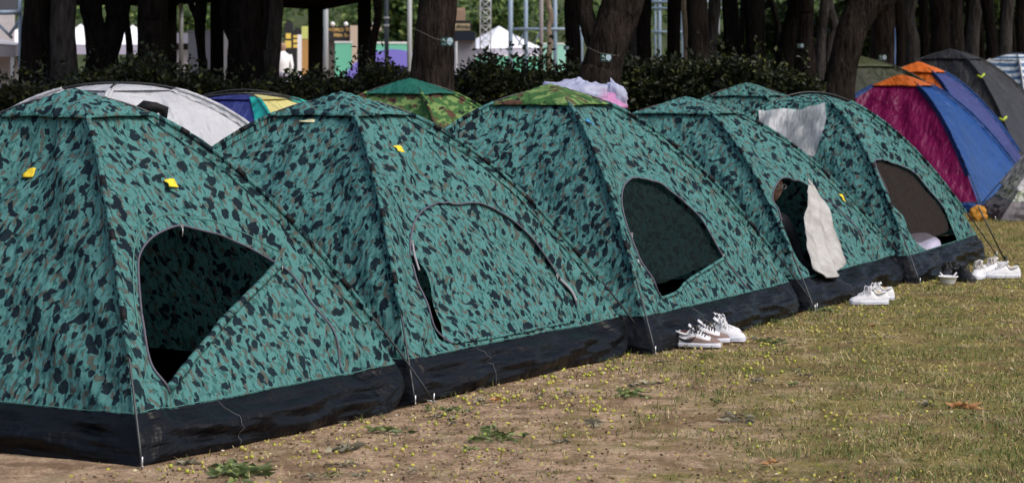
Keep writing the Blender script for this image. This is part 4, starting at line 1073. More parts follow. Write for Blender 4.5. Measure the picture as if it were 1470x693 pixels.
# pavilions: flat dark roofs on black posts
M['pav'] = simple('black_stained_timber', (.006, .0055, .0055), .9, spec=0.0)
def pavilion(label, poly, posts, z):
    c = sum((Vector(p) for p in poly), Vector((0, 0)))/len(poly); e_ = empty('pavilion', (c.x, c.y, 0), label, 'pavilion')
    m = MB(); m.prism([(p[0]-c.x, p[1]-c.y) for p in poly], lambda x, y, t: Vector((x, y, t)), z, z+.22); m.build('roof_slab', M['pav'], e_)
    ap = (0, 0, z+1.5); m = MB(); q = [(p[0]-c.x, p[1]-c.y, z+.222) for p in poly]; m.add(q+[ap], [(i, (i+1) % len(q), len(q)) for i in range(len(q))]); m.build('hip_roof', M['pav'], e_)
    for x, y, w_ in posts: m = MB(); m.box(x-c.x-w_, x-c.x+w_, y-c.y-w_, y-c.y+w_, 0, z-.003); m.build('post', M['pav'], e_)
pavilion('black timber pavilion with a broad post in the centre left', [(-3.9, 50), (-1.6, 37), (-4.4, 33), (-5.6, 42.5)], [(at(453, 0, 46).x, 46, .13), (-4.9, 40.5, .1), (-2.3, 38, .1)], 2.6)
pavilion('black timber pavilion behind the broad black trunk at the left', [(-6.35, 46), (-4.6, 39.5), (-7.4, 37), (-9.0, 45)], [(at(246, 0, 45).x, 45, .09), (-8.4, 44, .1)], 2.6)

# ------------------------------------------------------------ event booths, banners
def text(name, body, size, mat, parent, loc, bold=True, ext=.01):
    cu = bpy.data.curves.new(name, 'FONT'); cu.body = body; cu.size = size; cu.extrude = ext; cu.align_x = 'CENTER'; cu.align_y = 'CENTER'
    if bold: cu.offset = size*.02
    o = bpy.data.objects.new(name, cu); COL.objects.link(o)
    dg = bpy.context.evaluated_depsgraph_get(); me = bpy.data.meshes.new_from_object(o.evaluated_get(dg)); bpy.data.objects.remove(o)
    me.materials.clear(); me.transform(Matrix.Rotation(math.pi/2, 4, 'X')); o = link(name, me, mat, parent, loc); return o
M['gold'] = simple('gold_lettering', (.72, .48, .16), .5); M['boardblack'] = simple('black_board', (.015, .015, .018), .5); M['beige'] = simple('beige_booth', (.50, .40, .32), .8)
M['whitep'] = simple('white_paint', (.8, .8, .82), .5); M['yel'] = simple('banner_yellow', (.8, .6, .12), .5); M['purple'] = simple('purple_print', (.20, .18, .62), .5); M['mint'] = simple('mint_print', (.16, .55, .38), .5)
d = 120; x0 = at(460, 0, d).x; x1 = at(545, 0, d).x
bo = empty('event_booth', ((x0+x1)/2, d, 0), 'beige event booth with a black board in gold capitals', 'booth'); xc = (x0+x1)/2
zt = at(0, 38, d).z; zb = at(0, 58, d).z; xs_ = at(503, 0, d).x
m = MB(); m.box(x0-xc, xs_-xc, -.05, .25, zb, zt); m.build('board', M['boardblack'], bo)
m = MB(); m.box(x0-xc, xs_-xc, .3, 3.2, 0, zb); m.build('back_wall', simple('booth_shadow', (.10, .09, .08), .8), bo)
m = MB(); m.box(xs_-xc+.01, at(524, 0, d).x-xc, -.4, 1.2, 0, at(0, 37, d).z); m.build('wall', M['beige'], bo)
m = MB(); m.box(at(524, 0, d).x-xc+.004, x1-xc, .5, 1.6, 0, at(0, 39, d).z); m.build('side_wall', simple('beige_booth_shaded', (.36, .28, .23), .8), bo)  # same beige as the front, darkened: the side's shade is put into the colour
bw = xs_-x0
text('lettering', 'WORLD TO', .225, M['gold'], bo, (at(487.5, 0, d).x-xc, -.075, zt-.18)); text('lettering', 'FIBA 3x', .225, M['gold'], bo, (at(490, 0, d).x-xc, -.075, zt-.45))
for px in (478, 497, 518, 538): 
    m = MB(); m.tube([(at(px, 0, d).x-xc, 0, zt+.0), (at(px, 0, d).x-xc, -.05, zt+.10), (at(px, 0, d).x-xc, -.25, zt+.1)], [.03, .09, .12], 8); m.build('spotlight', M['whitep'], bo)
def panel(label, x0, x1, y0, y1, d, mat, arc=None):
    a, b = at(x0, y0, d), at(x1, y1, d); W_ = b.x-a.x; e_ = empty('printed_barrier', ((a.x+b.x)/2, d, 0), label, 'barrier')
    m = MB(); m.box(-W_/2, W_/2, 0, .12, .05, a.z); m.build('panel', mat, e_)
    m = MB(); m.box(-W_/2-.03, W_/2+.03, -.03, .15, a.z+.002, a.z+.07); m.build('top_rail', M['whitep'], e_)
    if arc:
        cxp, R = arc; q = [(R*math.cos(t*math.pi/20), max(.0, R*.9*math.sin(t*math.pi/20))) for t in range(21)]; xx = at(cxp, 0, d).x-(a.x+b.x)/2
        m = MB(); m.prism(q, lambda x, y, t: Vector((x+xx, t, y+.1)), -.012, -.004); m.build('purple_arc', M['purple'], e_)
    return e_
panel('mint green printed barrier left of the beige booth wall', 481, 505, 62, 86, 100, M['mint'])
panel('printed barrier with a purple arc on mint, left of the biggest trunk', 537, 588, 63, 90, 96, M['mint'], (563, 2.1))
panel('mint printed barrier below the big white canopy', 684, 772, 81, 92, 110, M['mint'])
panel('mint and white printed barrier right of the tan thin tree', 779, 812, 64, 82, 120, simple('pale_mint', (.3, .62, .52), .6))
# kiosk right of the biggest trunk
d = 60; ks = empty('kiosk', (at(668, 0, d).x, d, 0), 'grey kiosk with navy fascia and a tan logo sign, right of the biggest trunk', 'kiosk')
kx = at(668, 0, d).x; f_ = lambda px: at(px, 0, d).x-kx; g_ = lambda py: at(0, py, d).z
m = MB(); m.box(f_(648), f_(682), .1, 1.4, 0, g_(58)-.002); m.build('wall', simple('kiosk_wall', (.24, .24, .28), .7, var=.1), ks)
m = MB(); m.box(f_(648), f_(682), -.1, 1.5, g_(58), g_(46)); m.build('fascia', simple('kiosk_navy', (.008, .012, .03), .4), ks)
m = MB(); m.box(f_(650), f_(676), .0, .3, g_(46)+.002, g_(30)); m.build('sign_box', M['boardblack'], ks)
m = MB(); m.box(f_(653), f_(675), -.014, -.004, g_(44), g_(34)); m.build('sign_face', simple('tan_sign', (.42, .34, .21), .6), ks)
text('lettering', 'WORLD', .085, M['boardblack'], ks, (f_(668), -.03, g_(39)), ext=.004)
m = MB(); m.tube([(f_(655), -.025, g_(41)), (f_(657), -.025, g_(37)), (f_(660), -.025, g_(36))], .01, 6); m.tube([(f_(655.5), -.025, g_(39)), (f_(659), -.025, g_(39.4))], .008, 6); m.build('logo_mark', M['boardblack'], ks)
la = empty('louvred_vent', (at(661, 0, 75).x, 75, at(0, 31, 75).z), 'tan louvred box above the kiosk sign', 'vent')
m = MB(); m.box(-.14, .14, 0, .3, 0, .42); m.build('casing', simple('tan_metal', (.30, .2, .15), .6), la)
for i in range(6): m = MB(); m.box(-.13, .13, -.03, -.002, .04+i*.06, .07+i*.06); m.build('louvre', simple('louvre_tan', (.42, .3, .22), .6) if i == 0 else bpy.data.materials['louvre_tan'], la)
boxthing('post', 'white upright beam left of the leaf banners, by the grey trunk', 'post', 398, 402, 60, 100, 80, .2, M['whitep'])
# banners
def leafbanner(label, px, ytop, ybot, d, wpx, marks):
    p = at(px, ytop, d); e_ = empty('leaf_banner', (p.x, d, 0), label, 'banner'); w_ = wpx/FPX*d; zt = p.z; zb = at(0, ybot, d).z
    m = MB(); q = [(-w_/2, zb), (w_/2, zb), (w_/2, zt-w_*.5), (w_*.35, zt-w_*.15), (0, zt), (-w_*.3, zt-w_*.25), (-w_/2, zt-w_*.9)]
    m.prism(q, lambda x, y, t: Vector((x, t, y)), 0, .012); m.build('cloth', M['boardblack'], e_)
    m = MB(); m.tube([(w_/2+.015, .006, 0), (w_/2+.015, .006, zt-w_*.5), (w_*.35, .006, zt-.02)], .014, 6); m.build('mast', M['darkpost'], e_)
    m = MB()
    for (a, b, c, dd) in marks: m.box(-w_/2+w_*a, -w_/2+w_*b, -.008, -.002, zb+(zt-zb)*c, zb+(zt-zb)*dd)
    m.build('printed_mark', M['yel'], e_)
leafbanner('black leaf banner with yellow print above the grey cabinet', 317, 26, 60, 95, 13, [(.12, .82, .42, .55), (.2, .7, .56, .66)])
leafbanner('black feather banner with a tall yellow print right of the pale trunk', 414, 30, 95, 90, 12, [(.1, .85, .40, .56), (.2, .8, .6, .72)])
leafbanner('short black banner with gold bands left of the booth', 426, 40, 100, 92, 13, [(.1, .9, .52, .60), (.1, .9, .64, .72), (.1, .9, .76, .82)])
boxthing('hanging_sign', 'yellow green square sign beside the central pavilion post', 'sign', 433, 444, 38, 56, 88, .05, simple('yellow_green_sign', (.55, .6, .18), .6), ground=False)
boxthing('counter', 'orange tan counter front beside the central pavilion post', 'counter', 433, 446, 57, 100, 89, .4, simple('orange_board', (.45, .25, .08), .7))
boxthing('surf_board', 'upright white board leaning left of the orange counter', 'board', 427, 433, 50, 100, 86, .04, M['whitep'])
def far_person(px, py, d, label, top, leg):
    p = at(px, py, d); e_ = empty('person', (p.x, d, 0), label, 'person'); H_ = p.z; s_ = H_/1.7
    m = MB(); m.tube([(0, 0, z*s_) for z in (.78, .95, 1.15, 1.38, 1.45, 1.5)], [.15*s_, .14*s_, .17*s_, .19*s_, .09*s_, .05*s_], 12)
    m.tube([(0, 0, 1.47*s_), (0, 0, 1.53*s_), (0, 0, 1.6*s_), (0, 0, 1.68*s_), (0, 0, 1.71*s_)], [.05*s_, .07*s_, .085*s_, .07*s_, .02*s_], 10)
    for sx in (-1, 1):
        m.tube([(sx*.09*s_, 0, .85*s_), (sx*.1*s_, .01, .45*s_), (sx*.1*s_, 0, .05*s_), (sx*.1*s_, -.09*s_, .03*s_)], [.09*s_, .065*s_, .045*s_, .03*s_], 8)
        m.tube([(sx*.18*s_, 0, 1.4*s_), (sx*.24*s_, 0, 1.12*s_), (sx*.22*s_, -.08*s_, .88*s_)], [.055*s_, .042*s_, .03*s_], 8)
    me = m.mesh('body'); o = link('body', me, [top, leg, M['skin']], e_)
    for f in me.polygons:
        z = sum(me.vertices[i].co.z for i in f.vertices)/len(f.vertices)/s_
        f.material_index = 1 if z < .9 else (2 if z > 1.5 else 0)
M['skin'] = simple('skin', (.30, .18, .13), .55)
far_person(406, 62, 78, 'distant person in white beside the black feather banner', M['whitep'], M['canopygrey'])
far_person(1240, 70, 66, 'distant person in violet between the leaning and the broad brown trunk', M['purple'], M['purple'])
for px, lb in ((1318, 'yellow bollard, left one behind the white railing'), (1334, 'yellow bollard, right one behind the white railing')):
    p = at(px, 58, 72); e_ = empty('bollard', (p.x, 72, 0), lb, 'bollard'); m = MB(); m.tube([(0, 0, 0), (0, 0, p.z*.8)], .06, 10); m.build('post', M['yel'], e_); m = MB(); m.tube([(0, 0, p.z*.8), (0, 0, p.z)], [.075, .04], 10); m.build('cap', M['whitep'], e_)
e_ = empty('railing', (at(1328, 0, 70).x, 70, 0), 'white railing glimpsed between the trunks behind the black tent', 'railing')
for py in (52, 64): m = MB(); m.tube([(-.25, 0, at(0, py, 70).z), (.25, 0, at(0, py, 70).z)], .03, 6); m.build('rail', M['whitep'], e_)
for x in (-.12, .2): m = MB(); m.tube([(x, 0.02, 0), (x, .02, at(0, 44, 70).z)], .03, 6); m.build('post', M['whitep'], e_)
pole('slim blue pole in the gap right of the broad brown trunk', 1284, 4, 48, simple('sky_blue_paint', (.12, .22, .5), .5), top=40)
pole('slim blue pole in the gap left of the grey brown trunk', 1379, 4, 60, bpy.data.materials['sky_blue_paint'], top=40)
boxthing('canopy_panel', 'pale violet panel glimpsed low between trunks above the black tent', 'panel', 1400, 1414, 56, 90, 80, .1, simple('pale_violet', (.42, .40, .62), .6))

# ------------------------------------------------------------ things lying about
def cloth_plain(name, col, stain):
    m = N(name); uv = m.n('UVMap').outputs[0]
    f = m.noise(uv, 5, 5, .65); m.set(m.ramp(f, [(.38, stain), (.58, col)]), .75, .3)
    m.bump(m.noise(m.mapping(uv, (14, 2, 1)), 1.5, 3), .8, .03); return m.m
M['towel'] = cloth_plain('off_white_cloth', (.40, .39, .375), (.27, .26, .245))
CL = [(0.719, 0.624), (0.714, 0.671), (0.671, 0.729), (0.595, 0.789), (0.566, 0.835), (0.514, 0.871), (0.495, 0.896), (0.426, 0.912), (0.361, 0.92), (0.349, 0.935), (0.259, 0.939), (0.166, 0.919), (0.102, 0.897), (0.133, 0.862), (0.275, 0.782), (0.498, 0.694)]
o = t4.patch('hanging_cloth', 0, CL, [], M['towel'], .035, smooth_out=True, step=.022,
             bulge=lambda u, r: .026*abs(math.sin((u+1.35*(r-.6))*24+.8*math.sin(r*17)))*min(1, (r-.6)*7)+.01*noise.noise(Vector((u*9, r*9, 2)))+.03*max(0, r-.8))
o.parent = None; o.location = t4.root.location; tag(o, 'crumpled off white cloth hanging in the doorway of the fourth teal tent', 'cloth')
so2 = o.modifiers.new('t', 'SOLIDIFY'); so2.thickness = .006
m = MB(); q = t4.P(0, CL[0][0], CL[0][1], .03); m.tube([q+Vector((-.01, 0, .03)), q+Vector((.01, -.01, 0)), q+Vector((.015, -.012, -.04))], [.008, .014, .012], 8); m.build('knot', M['towel'], t4.root)
# pillow-like white bundle inside the fifth tent
def lump(rx, ry, rz, seed, amp=.12, n=20, fold=0):
    m = MB(); rows = []
    for i in range(n+1):
        ph = math.pi*i/n-math.pi/2; row = []
        for j in range(2*n+1):
            th = 2*math.pi*(j % (2*n))/(2*n); v = Vector((math.cos(ph)*math.cos(th), math.cos(ph)*math.sin(th), math.sin(ph)))
            k = 1+amp*noise.noise(v*2.1+Vector((seed, 0, 0)))+amp*.6*noise.noise(v*5+Vector((0, seed, 0)))+fold*abs(noise.noise(v*7+Vector((0, 0, seed))))
            row.append(Vector((v.x*rx, v.y*ry, v.z*rz))*k)
        rows.append(row)
    m.sheet(rows); return m
q = t5.P(0, .62, .93); M['lilac'] = simple('lilac_white_fabric', (.55, .52, .68), .8)
o = lump(.30, .15, .12, 5).build('bundle', M['lilac'], None, (t5.c.x+q.x-.20, t5.c.y+q.y+.19, .125)); o.rotation_euler = (0, 0, 1.15)
tag(o, 'lilac white pillow lying just inside the far teal tent', 'pillow')
# plastic bag on the roof of the third tent
def bagmat():
    m = N('plastic_bag_film'); co = m.coord(); f = m.noise(co, 5, 3, .6); sp = m.n('SeparateXYZ'); m.l(co, sp.inputs[0])
    pk = m.math('ADD', m.math('ABSOLUTE', m.math('MULTIPLY', sp.outputs[0], 2.6)), m.math('MULTIPLY', sp.outputs[2], -3.0)); pk = m.math('ADD', pk, m.math('SUBTRACT', f, .5))
    m.set(m.mix(m.ramp(pk, [(.25, 0.0), (.55, .8)]), (.50, .54, .72), (.72, .22, .50)), .3, .5)
    m.bump(m.noise(co, 14, 4, .6), .9, .03)
    t = m.n('BsdfTranslucent'); t.inputs[0].default_value = (.5, .5, .65, 1); mx = m.n('MixShader'); mx.inputs[0].default_value = .3
    m.l(m.b.outputs[0], mx.inputs[1]); m.l(t.outputs[0], mx.inputs[2]); tr = m.n('BsdfTransparent'); m2 = m.n('MixShader'); m2.inputs[0].default_value = .85
    m.l(tr.outputs[0], m2.inputs[1]); m.l(mx.outputs[0], m2.inputs[2]); m.l(m2.outputs[0], m.out.inputs[0]); return m.m
M['bag'] = bagmat()
bp = at(826, 142, 15.75); e_ = empty('plastic_bag', (bp.x, 15.75, bp.z-.02), 'pink and white plastic bag lying on the roof of the third teal tent', 'bag')
o = lump(.27, .20, .125, 2, .28, 26, .22).build('film', M['bag'], e_)
m = lump(.05, .04, .09, 8, .35, 12, .3); o = m.build('handle', M['bag'], e_, (.27, 0, .045)); o.rotation_euler = (0, -.5, 0)
m = lump(.022, .02, .02, 9, .4, 10, .3); m.build('handle', M['bag'], e_, (-.25, -.05, .065))

# shoes
M['shoewhite'] = simple('white_shoe_leather', (.60, .60, .62), .5, .25, 60); M['solewhite'] = simple('white_rubber', (.62, .64, .72), .55)
M['shoebeige'] = simple('taupe_suede', (.19, .13, .115), .8, .3, 90); M['shoeblack'] = simple('black_shoe_fabric', (.012, .012, .014), .5, .3, 60)
M['lining'] = simple('brown_lining', (.11, .045, .035), .8); M['dirtywhite'] = simple('dirty_white_mesh', (.48, .45, .42), .8, .5, 50, var=.2, vscale=30); M['liningtan'] = simple('tan_lining', (.42, .32, .2), .8)
M['rubberdark'] = simple('gum_black_rubber', (.02, .02, .018), .6)
def shoe(label, loc, heading, L=.28, up='shoewhite', sole='solewhite', lace='shoewhite', lin='liningtan', overlay=None, mark=False, group=None, roll=0, messy=1.0, seed=0):
    r = empty('shoe', loc, label, 'shoe', group, heading); r.rotation_euler = (roll, 0, heading)
    sc = L/.28
    def hw(t): return .28*(.105+.055*math.sin(math.pi*min(1, t*1.02))**.7+.03*math.exp(-((t-.72)/.2)**2))*(1 if t < .93 else max(.3, 1-((t-.93)/.075)**2*.6))*.9
    def top(t):
        return float(np.interp(t, [0, .04, .12, .3, .42, .55, .7, .85, .95, 1.0], [.062, .083, .082, .066, .098, .088, .066, .052, .042, .026]))
    def X(t): return (t-.5)*.28
    ns = 30
    def ring(t, z0, z1, wsc=1.0, flatt=3.0, n=18):
        out = []
        for k in range(n+1):
            a = math.pi*k/n; c, s_ = math.cos(a), math.sin(a)
            out.append(Vector((X(t), hw(t)*wsc*math.copysign(abs(c)**(2/flatt), c)*(1-.28*abs(s_)**1.5), z0+(z1-z0)*abs(s_)**(2/2.2))))
        return out
    # sole slab
    m = MB(); q = [(X(t/ns), hw(t/ns)*1.08) for t in range(ns+1)]+[(X(t/ns), -hw(t/ns)*1.08) for t in range(ns, -1, -1)]
    rows = []
    for z, s_ in ((.0, .93), (.004, 1.0), (.014, 1.0), (.024, 1.0), (.026, .95)):
        rows.append([Vector((x*(.985+.015*s_), y*s_, z+(.010*max(0, (x/.14)-.55)**2 if z < .02 else .003*max(0, (x/.14)-.5)))) for x, y in q+[q[0]]])
    m.sheet(rows); m.add(rows[0][:-1], [tuple(range(len(q)))[::-1]]); m.add(rows[-1][:-1], [tuple(range(len(q)))])
    m.build('sole', M[sole], r); 
    m = MB(); m.add([(x*1.0, y*1.0, .0-.001) for x, y in q]+[(x*.99, y*.99, .004) for x, y in q], [tuple(range(len(q)))[::-1]]+[(i, (i+1) % len(q), len(q)+(i+1) % len(q), len(q)+i) for i in range(len(q))]); m.build('outsole', M['rubberdark' if overlay else sole], r)
    # upper
    m = MB(); m.sheet([ring(t/ns, .022, top(t/ns)) for t in range(ns+1)]); m.add(ring(0, .022, top(0)), [tuple(range(19))]); m.add(ring(1, .022, top(1)), [tuple(range(19))[::-1]])
    m.build('upper', M[up], r)
    # collar with dark lining
    col = []
    for k in range(20):
        a = 2*math.pi*k/20; t = .225+.165*math.cos(a); col.append(Vector((X(t), .030*math.sin(a)*(1-.2*math.cos(a)), top(t)*.985+.004+(.0 if t < .35 else .006))))
    m = MB(); m.tube(col, .0065, 8, closed=True); m.build('collar', M[up], r)
    m = MB(); m.add(col+[Vector((X(.225), 0, .055))], [(i, (i+1) % 20, 20) for i in range(20)]); m.build('lining', M[lin], r)
    # raised dark lining plane sits just over the upper inside the collar
    m = MB(); m.add([c+Vector((0, 0, .0015)) for c in col], [tuple(range(20))]); m.build('insole', M[lin], r)
    # tongue
    m = MB(); rows = []
    for i in range(7):
        t = .60-.24*i/6; z = top(max(.42, t))+.006+.028*(i/6)**2
        rows.append([Vector((X(t)-.004*i/6, (j/4-.5)*.042*(1+.2*i/6), z-.010*abs(j/4-.5)*2)) for j in range(5)])
    m.sheet(rows); o = m.build('tongue', M[lace if overlay is None else up], r); s2 = o.modifiers.new('t', 'SOLIDIFY'); s2.thickness = .006
    # laces
    rr = random.Random(seed); m = MB()
    for i in range(5):
        t = .46+.055*i; z = top(t)+.004; m.tube([(X(t), -.026, z-.012), (X(t)+.003, 0, z+.006), (X(t+.01), .026, z-.012)], .0035, 6)
    for i in range(int(5*messy)):
        t = .44+.12*rr.random(); p = Vector((X(t), rr.uniform(-.015, .015), top(t)+.01)); a = rr.uniform(0, 6.28)
        pts = [p+Vector((math.cos(a)*.028*s_*(1+.4*rr.random()), math.sin(a)*.03*s_, .026*math.sin(math.pi*s_)*rr.uniform(.6, 1.3)-.012*s_)) for s_ in (0, .3, .6, .9, 1.2)]
        m.tube([tuple(v) for v in spline(pts, 3)], .0033, 6)
    m.build('laces', M[lace], r)
    if overlay:
        m = MB()      # toe cap, heel counter and side overlays a hair proud of the upper
        for (t0, t1, z1) in ((.80, 1.0, 1.0), (.0, .16, .86), (.3, .8, .52)):
            rows = []
            for i in range(11):
                t = t0+(t1-t0)*i/10; rg = ring(t, .022, top(t), 1.035)
                for v in rg: v.z = v.z+.0015
                keep = rg if z1 == 1.0 else [v for v in rg]
                rows.append([Vector((v.x, v.y, min(v.z, .022+(top(t)-.022)*z1)) if z1 < 1 else v) for v in keep])
            if z1 < 1:
                rows = [[v for k, v in enumerate(rw) if k <= 5] for rw in rows], [[v for k, v in enumerate(rw) if k >= 13] for rw in rows]
                for rw in rows: m.sheet(rw)
            else: m.sheet(rows)
        m.build('overlay', M[overlay], r)
    if mark:
        m = MB()      # curved tick shaped side mark, both sides
        for sg in (-1, 1):
            pts = [(.06, .066), (.14, .054), (.24, .040), (.36, .036), (.44, .044), (.52, .066)]; wd = [.002, .005, .008, .009, .007, .001]
            rows = []
            for (t, z), w_ in zip(pts, wd):
                def yy(z_): return sg*hw(t)*1.035*(1-.28*((z_-.022)/(top(t)-.022+1e-3))**1.6)*1.03
                rows.append([Vector((X(t), yy(z-w_)+sg*.003, z-w_)), Vector((X(t), yy(z+w_)+sg*.003, z+w_))])
            m.sheet(rows)
        m.build('side_mark', M['shoeblack'], r)
    r.scale = (sc, sc, sc); return r
def gp(px, py, dz=0): v = gnd(px, py); return (v.x, v.y, dz+.006)
R_ = math.radians
GS = 'shoes left outside the tents'
shoe('taupe and white sneaker with black laces and a black side mark, nearer of its pair', gp(1000, 499), R_(-14), .275, 'shoewhite', 'solewhite', 'shoeblack', 'lining', 'shoebeige', True, GS, messy=1.6, seed=1)
shoe('taupe and white sneaker with black laces, toe poking out behind its twin', gp(1013, 492), R_(-8), .275, 'shoewhite', 'solewhite', 'shoeblack', 'lining', 'shoebeige', True, GS, messy=1.6, seed=2)
shoe('white sneaker with looped laces right behind the taupe pair', gp(1036, 489), R_(-22), .28, 'shoewhite', 'solewhite', 'shoewhite', 'liningtan', group=GS, messy=1.6, seed=3)
shoe('white sneaker nearest the black skirt behind the taupe pair', gp(1030, 482), R_(-18), .28, 'shoewhite', 'solewhite', 'shoewhite', 'liningtan', group=GS, messy=1.6, seed=4)
shoe('clean white sneaker pointing left in front of the fourth tent, nearer of its pair', gp(1247, 437), R_(184), .255, 'shoewhite', 'solewhite', 'shoewhite', 'liningtan', group=GS, messy=1.4, seed=5)
shoe('white sneaker with tan lining behind the clean white one by the fourth tent', gp(1256, 431), R_(186), .255, 'shoewhite', 'solewhite', 'shoewhite', 'liningtan', group=GS, messy=1.4, seed=6)
shoe('black sneaker behind the white foam bowl', gp(1359, 401), R_(-105), .27, 'shoeblack', 'rubberdark', 'shoeblack', 'shoeblack', group=GS, messy=1.5, seed=7)
shoe('black sneaker just right of the white foam bowl, next to white shoes', gp(1384, 404), R_(-70), .27, 'shoeblack', 'rubberdark', 'shoeblack', 'shoeblack', group=GS, messy=1.5, seed=8)
shoe('high dirty white sneaker right beside the black pair', gp(1405, 400), R_(-112), .28, 'shoewhite', 'solewhite', 'dirtywhite', 'dirtywhite', group=GS, messy=2.4, seed=9)
shoe('dirty white sneaker between the high one and the low clean one', gp(1424, 395), R_(-150), .28, 'shoewhite', 'solewhite', 'dirtywhite', 'dirtywhite', group=GS, messy=2.4, seed=10)
shoe('low clean white sneaker lying furthest right on the grass', gp(1439, 399), R_(184), .26, 'shoewhite', 'solewhite', 'shoewhite', 'liningtan', group=GS, messy=.4, seed=11)
o = lump(.09, .06, .08, 6, .35).build('bundle', simple('amber_fabric', (.40, .18, .015), .8), None, at(1404, 301, 24.1)); tag(o, 'crumpled amber yellow bundle between the blue tent and the pale camouflage tent', 'bundle'); o.location.z = .065
# foam bowl
b = gnd(1361, 408); bo = empty('foam_bowl', (b.x, b.y, 0), 'white foam bowl with two white sticks, in front of the black shoes', 'bowl')
m = MB(); prof = [(.0, .002), (.045, .002), (.048, .006), (.056, .03), (.066, .052), (.072, .053), (.072, .060), (.066, .060), (.052, .028), (.043, .010), (0, .010)]
rows = [[Vector((r_*math.cos(2*math.pi*k/28), r_*math.sin(2*math.pi*k/28), z)) for k in range(29)] for r_, z in prof]; m.sheet(rows); m.build('bowl', M['shoewhite'], bo)
for sg, an in ((-1, 2.5), (1, .7)):
    m = MB(); m.tube([(sg*.01, -.01, .03), (sg*.045, -.01, .07), (sg*.06, -.012, .085)], .005, 6); m.build('stick', M['whitep'], bo)

# ------------------------------------------------------------ person inside the fourth tent
def person(loc, face):
    e_ = empty('person', loc, 'dark haired person with glasses sitting inside the fourth tent, barely visible at the door edge', 'person', None, face)
    # joints: x to the figure's left, y towards its face (-y is back), sitting cross-legged
    J = {'pel': ((0, 0, .12), .13), 'sp': ((0, .01, .28), .125), 'ch': ((0, .03, .42), .14), 'nk': ((0, .05, .55), .055), 'hd0': ((0, .07, .61), .05)}
    for s_, sx in (('L', 1), ('R', -1)):
        J.update({'sh'+s_: ((sx*.17, .03, .47), .055), 'el'+s_: ((sx*.22, .12, .28), .04), 'wr'+s_: ((sx*.10, .28, .22), .028), 'ha'+s_: ((sx*.06, .34, .20), .03),
                  'hp'+s_: ((sx*.10, .02, .10), .09), 'kn'+s_: ((sx*.34, .30, .12), .065), 'an'+s_: ((-sx*.08, .36, .06), .04), 'ft'+s_: ((-sx*.20, .33, .04), .03)})
    E_ = [('pel', 'sp'), ('sp', 'ch'), ('ch', 'nk'), ('nk', 'hd0')]
    for s_ in 'LR': E_ += [('ch', 'sh'+s_), ('sh'+s_, 'el'+s_), ('el'+s_, 'wr'+s_), ('wr'+s_, 'ha'+s_), ('pel', 'hp'+s_), ('hp'+s_, 'kn'+s_), ('kn'+s_, 'an'+s_), ('an'+s_, 'ft'+s_)]
    ks = list(J); V = [J[k][0] for k in ks]; Ed = [(ks.index(a), ks.index(b)) for a, b in E_]; R = [J[k][1] for k in ks]
    for s_, sx in (('L', 1), ('R', -1)):     # five fingers each
        h = len(V); hi = ks.index('ha'+s_); hx, hy, hz = J['ha'+s_][0]
        for f in range(5):
            ox = (f-1.5)*.017*sx if f < 4 else -sx*.03; l = (.05, .058, .054, .042, .03)[f]
            V += [(hx+ox, hy+.03, hz), (hx+ox*1.1, hy+.03+l*.6, hz-.012), (hx+ox*1.1, hy+.03+l, hz-.035)]; R += [.0095, .009, .008]; b_ = len(V)-3
            Ed += [(hi, b_), (b_, b_+1), (b_+1, b_+2)]
    me = bpy.data.meshes.new('body'); me.from_pydata(V, Ed, []); o = link('body', me, [simple('dark_shirt', (.02, .022, .03), .8)], e_)
    sk = o.modifiers.new('skin', 'SKIN'); me.skin_vertices.new() if not me.skin_vertices else None
    for i, v in enumerate(me.skin_vertices[0].data): v.radius = (R[i], R[i]); v.use_root = (i == 0)
    sb = o.modifiers.new('sub', 'SUBSURF'); sb.levels = 1; sb.render_levels = 2
    hm = MB(); rows = []; n = 30
    for i in range(n+1):
        ph = math.pi*i/n-math.pi/2; row = []
        for j in range(41):
            th = 2*math.pi*j/40; v = Vector((math.cos(ph)*math.sin(th), math.cos(ph)*math.cos(th), math.sin(ph)))
            x, y, z = v.x*.075, v.y*.092, v.z*.115
            if z < 0: x *= 1-.30*(-v.z)**1.4; y *= 1-.12*(-v.z)
            fr = max(0, v.y)
            y += .026*math.exp(-(x/.012)**2-((z+.018)/.02)**2)*fr           # nose
            y += .008*math.exp(-(x/.022)**2-((z+.055)/.008)**2)*fr-.004*math.exp(-(x/.02)**2-((z+.062)/.003)**2)*fr  # lips
            y -= .010*sum(math.exp(-((x-s_*.03)/.014)**2-((z-.004)/.011)**2) for s_ in (-1, 1))*fr                # eye sockets
            y += .005*math.exp(-((z-.028)/.01)**2)*fr
            row.append(Vector((x, y, z)))
        rows.append(row)
    hm.sheet(rows); hd = hm.build('head', M['skin'], e_, (0, .09, .715))
    for s_ in (-1, 1):
        q = lump(.010, .018, .03, 3, .2, 8).build('ear', M['skin'], hd, (s_*.074, 0, -.005)); q = lump(.012, .008, .009, 1, 0, 8).build('eye', simple('eye_white', (.5, .5, .5), .3), hd, (s_*.03, .078, .004))
        mm = MB(); mm.tube([(s_*.032+.018*math.cos(a*math.pi/8), .103, .002+.015*math.sin(a*math.pi/8)) for a in range(16)], .0018, 6, closed=True); mm.tube([(s_*.056, .10, .006), (s_*.078, .03, .008), (s_*.076, -.01, 0)], .0018, 5); mm.build('glasses', M['steel'], hd)
    hr = MB(); rows = []
    for i in range(17):
        ph = math.radians(-38)+(math.pi/2-math.radians(-38))*i/16; row = []
        for j in range(41):
            th = 2*math.pi*j/40; front = max(0, math.cos(th)); p2 = max(ph, math.radians(-38+82*front**.6)) if ph < math.radians(60) else ph
            v = Vector((math.cos(p2)*math.sin(th), math.cos(p2)*math.cos(th), math.sin(p2))); k = 1.09+.05*noise.noise(v*6)
            row.append(Vector((v.x*.075*k, v.y*.092*k, v.z*.115*k)))
        rows.append(row)
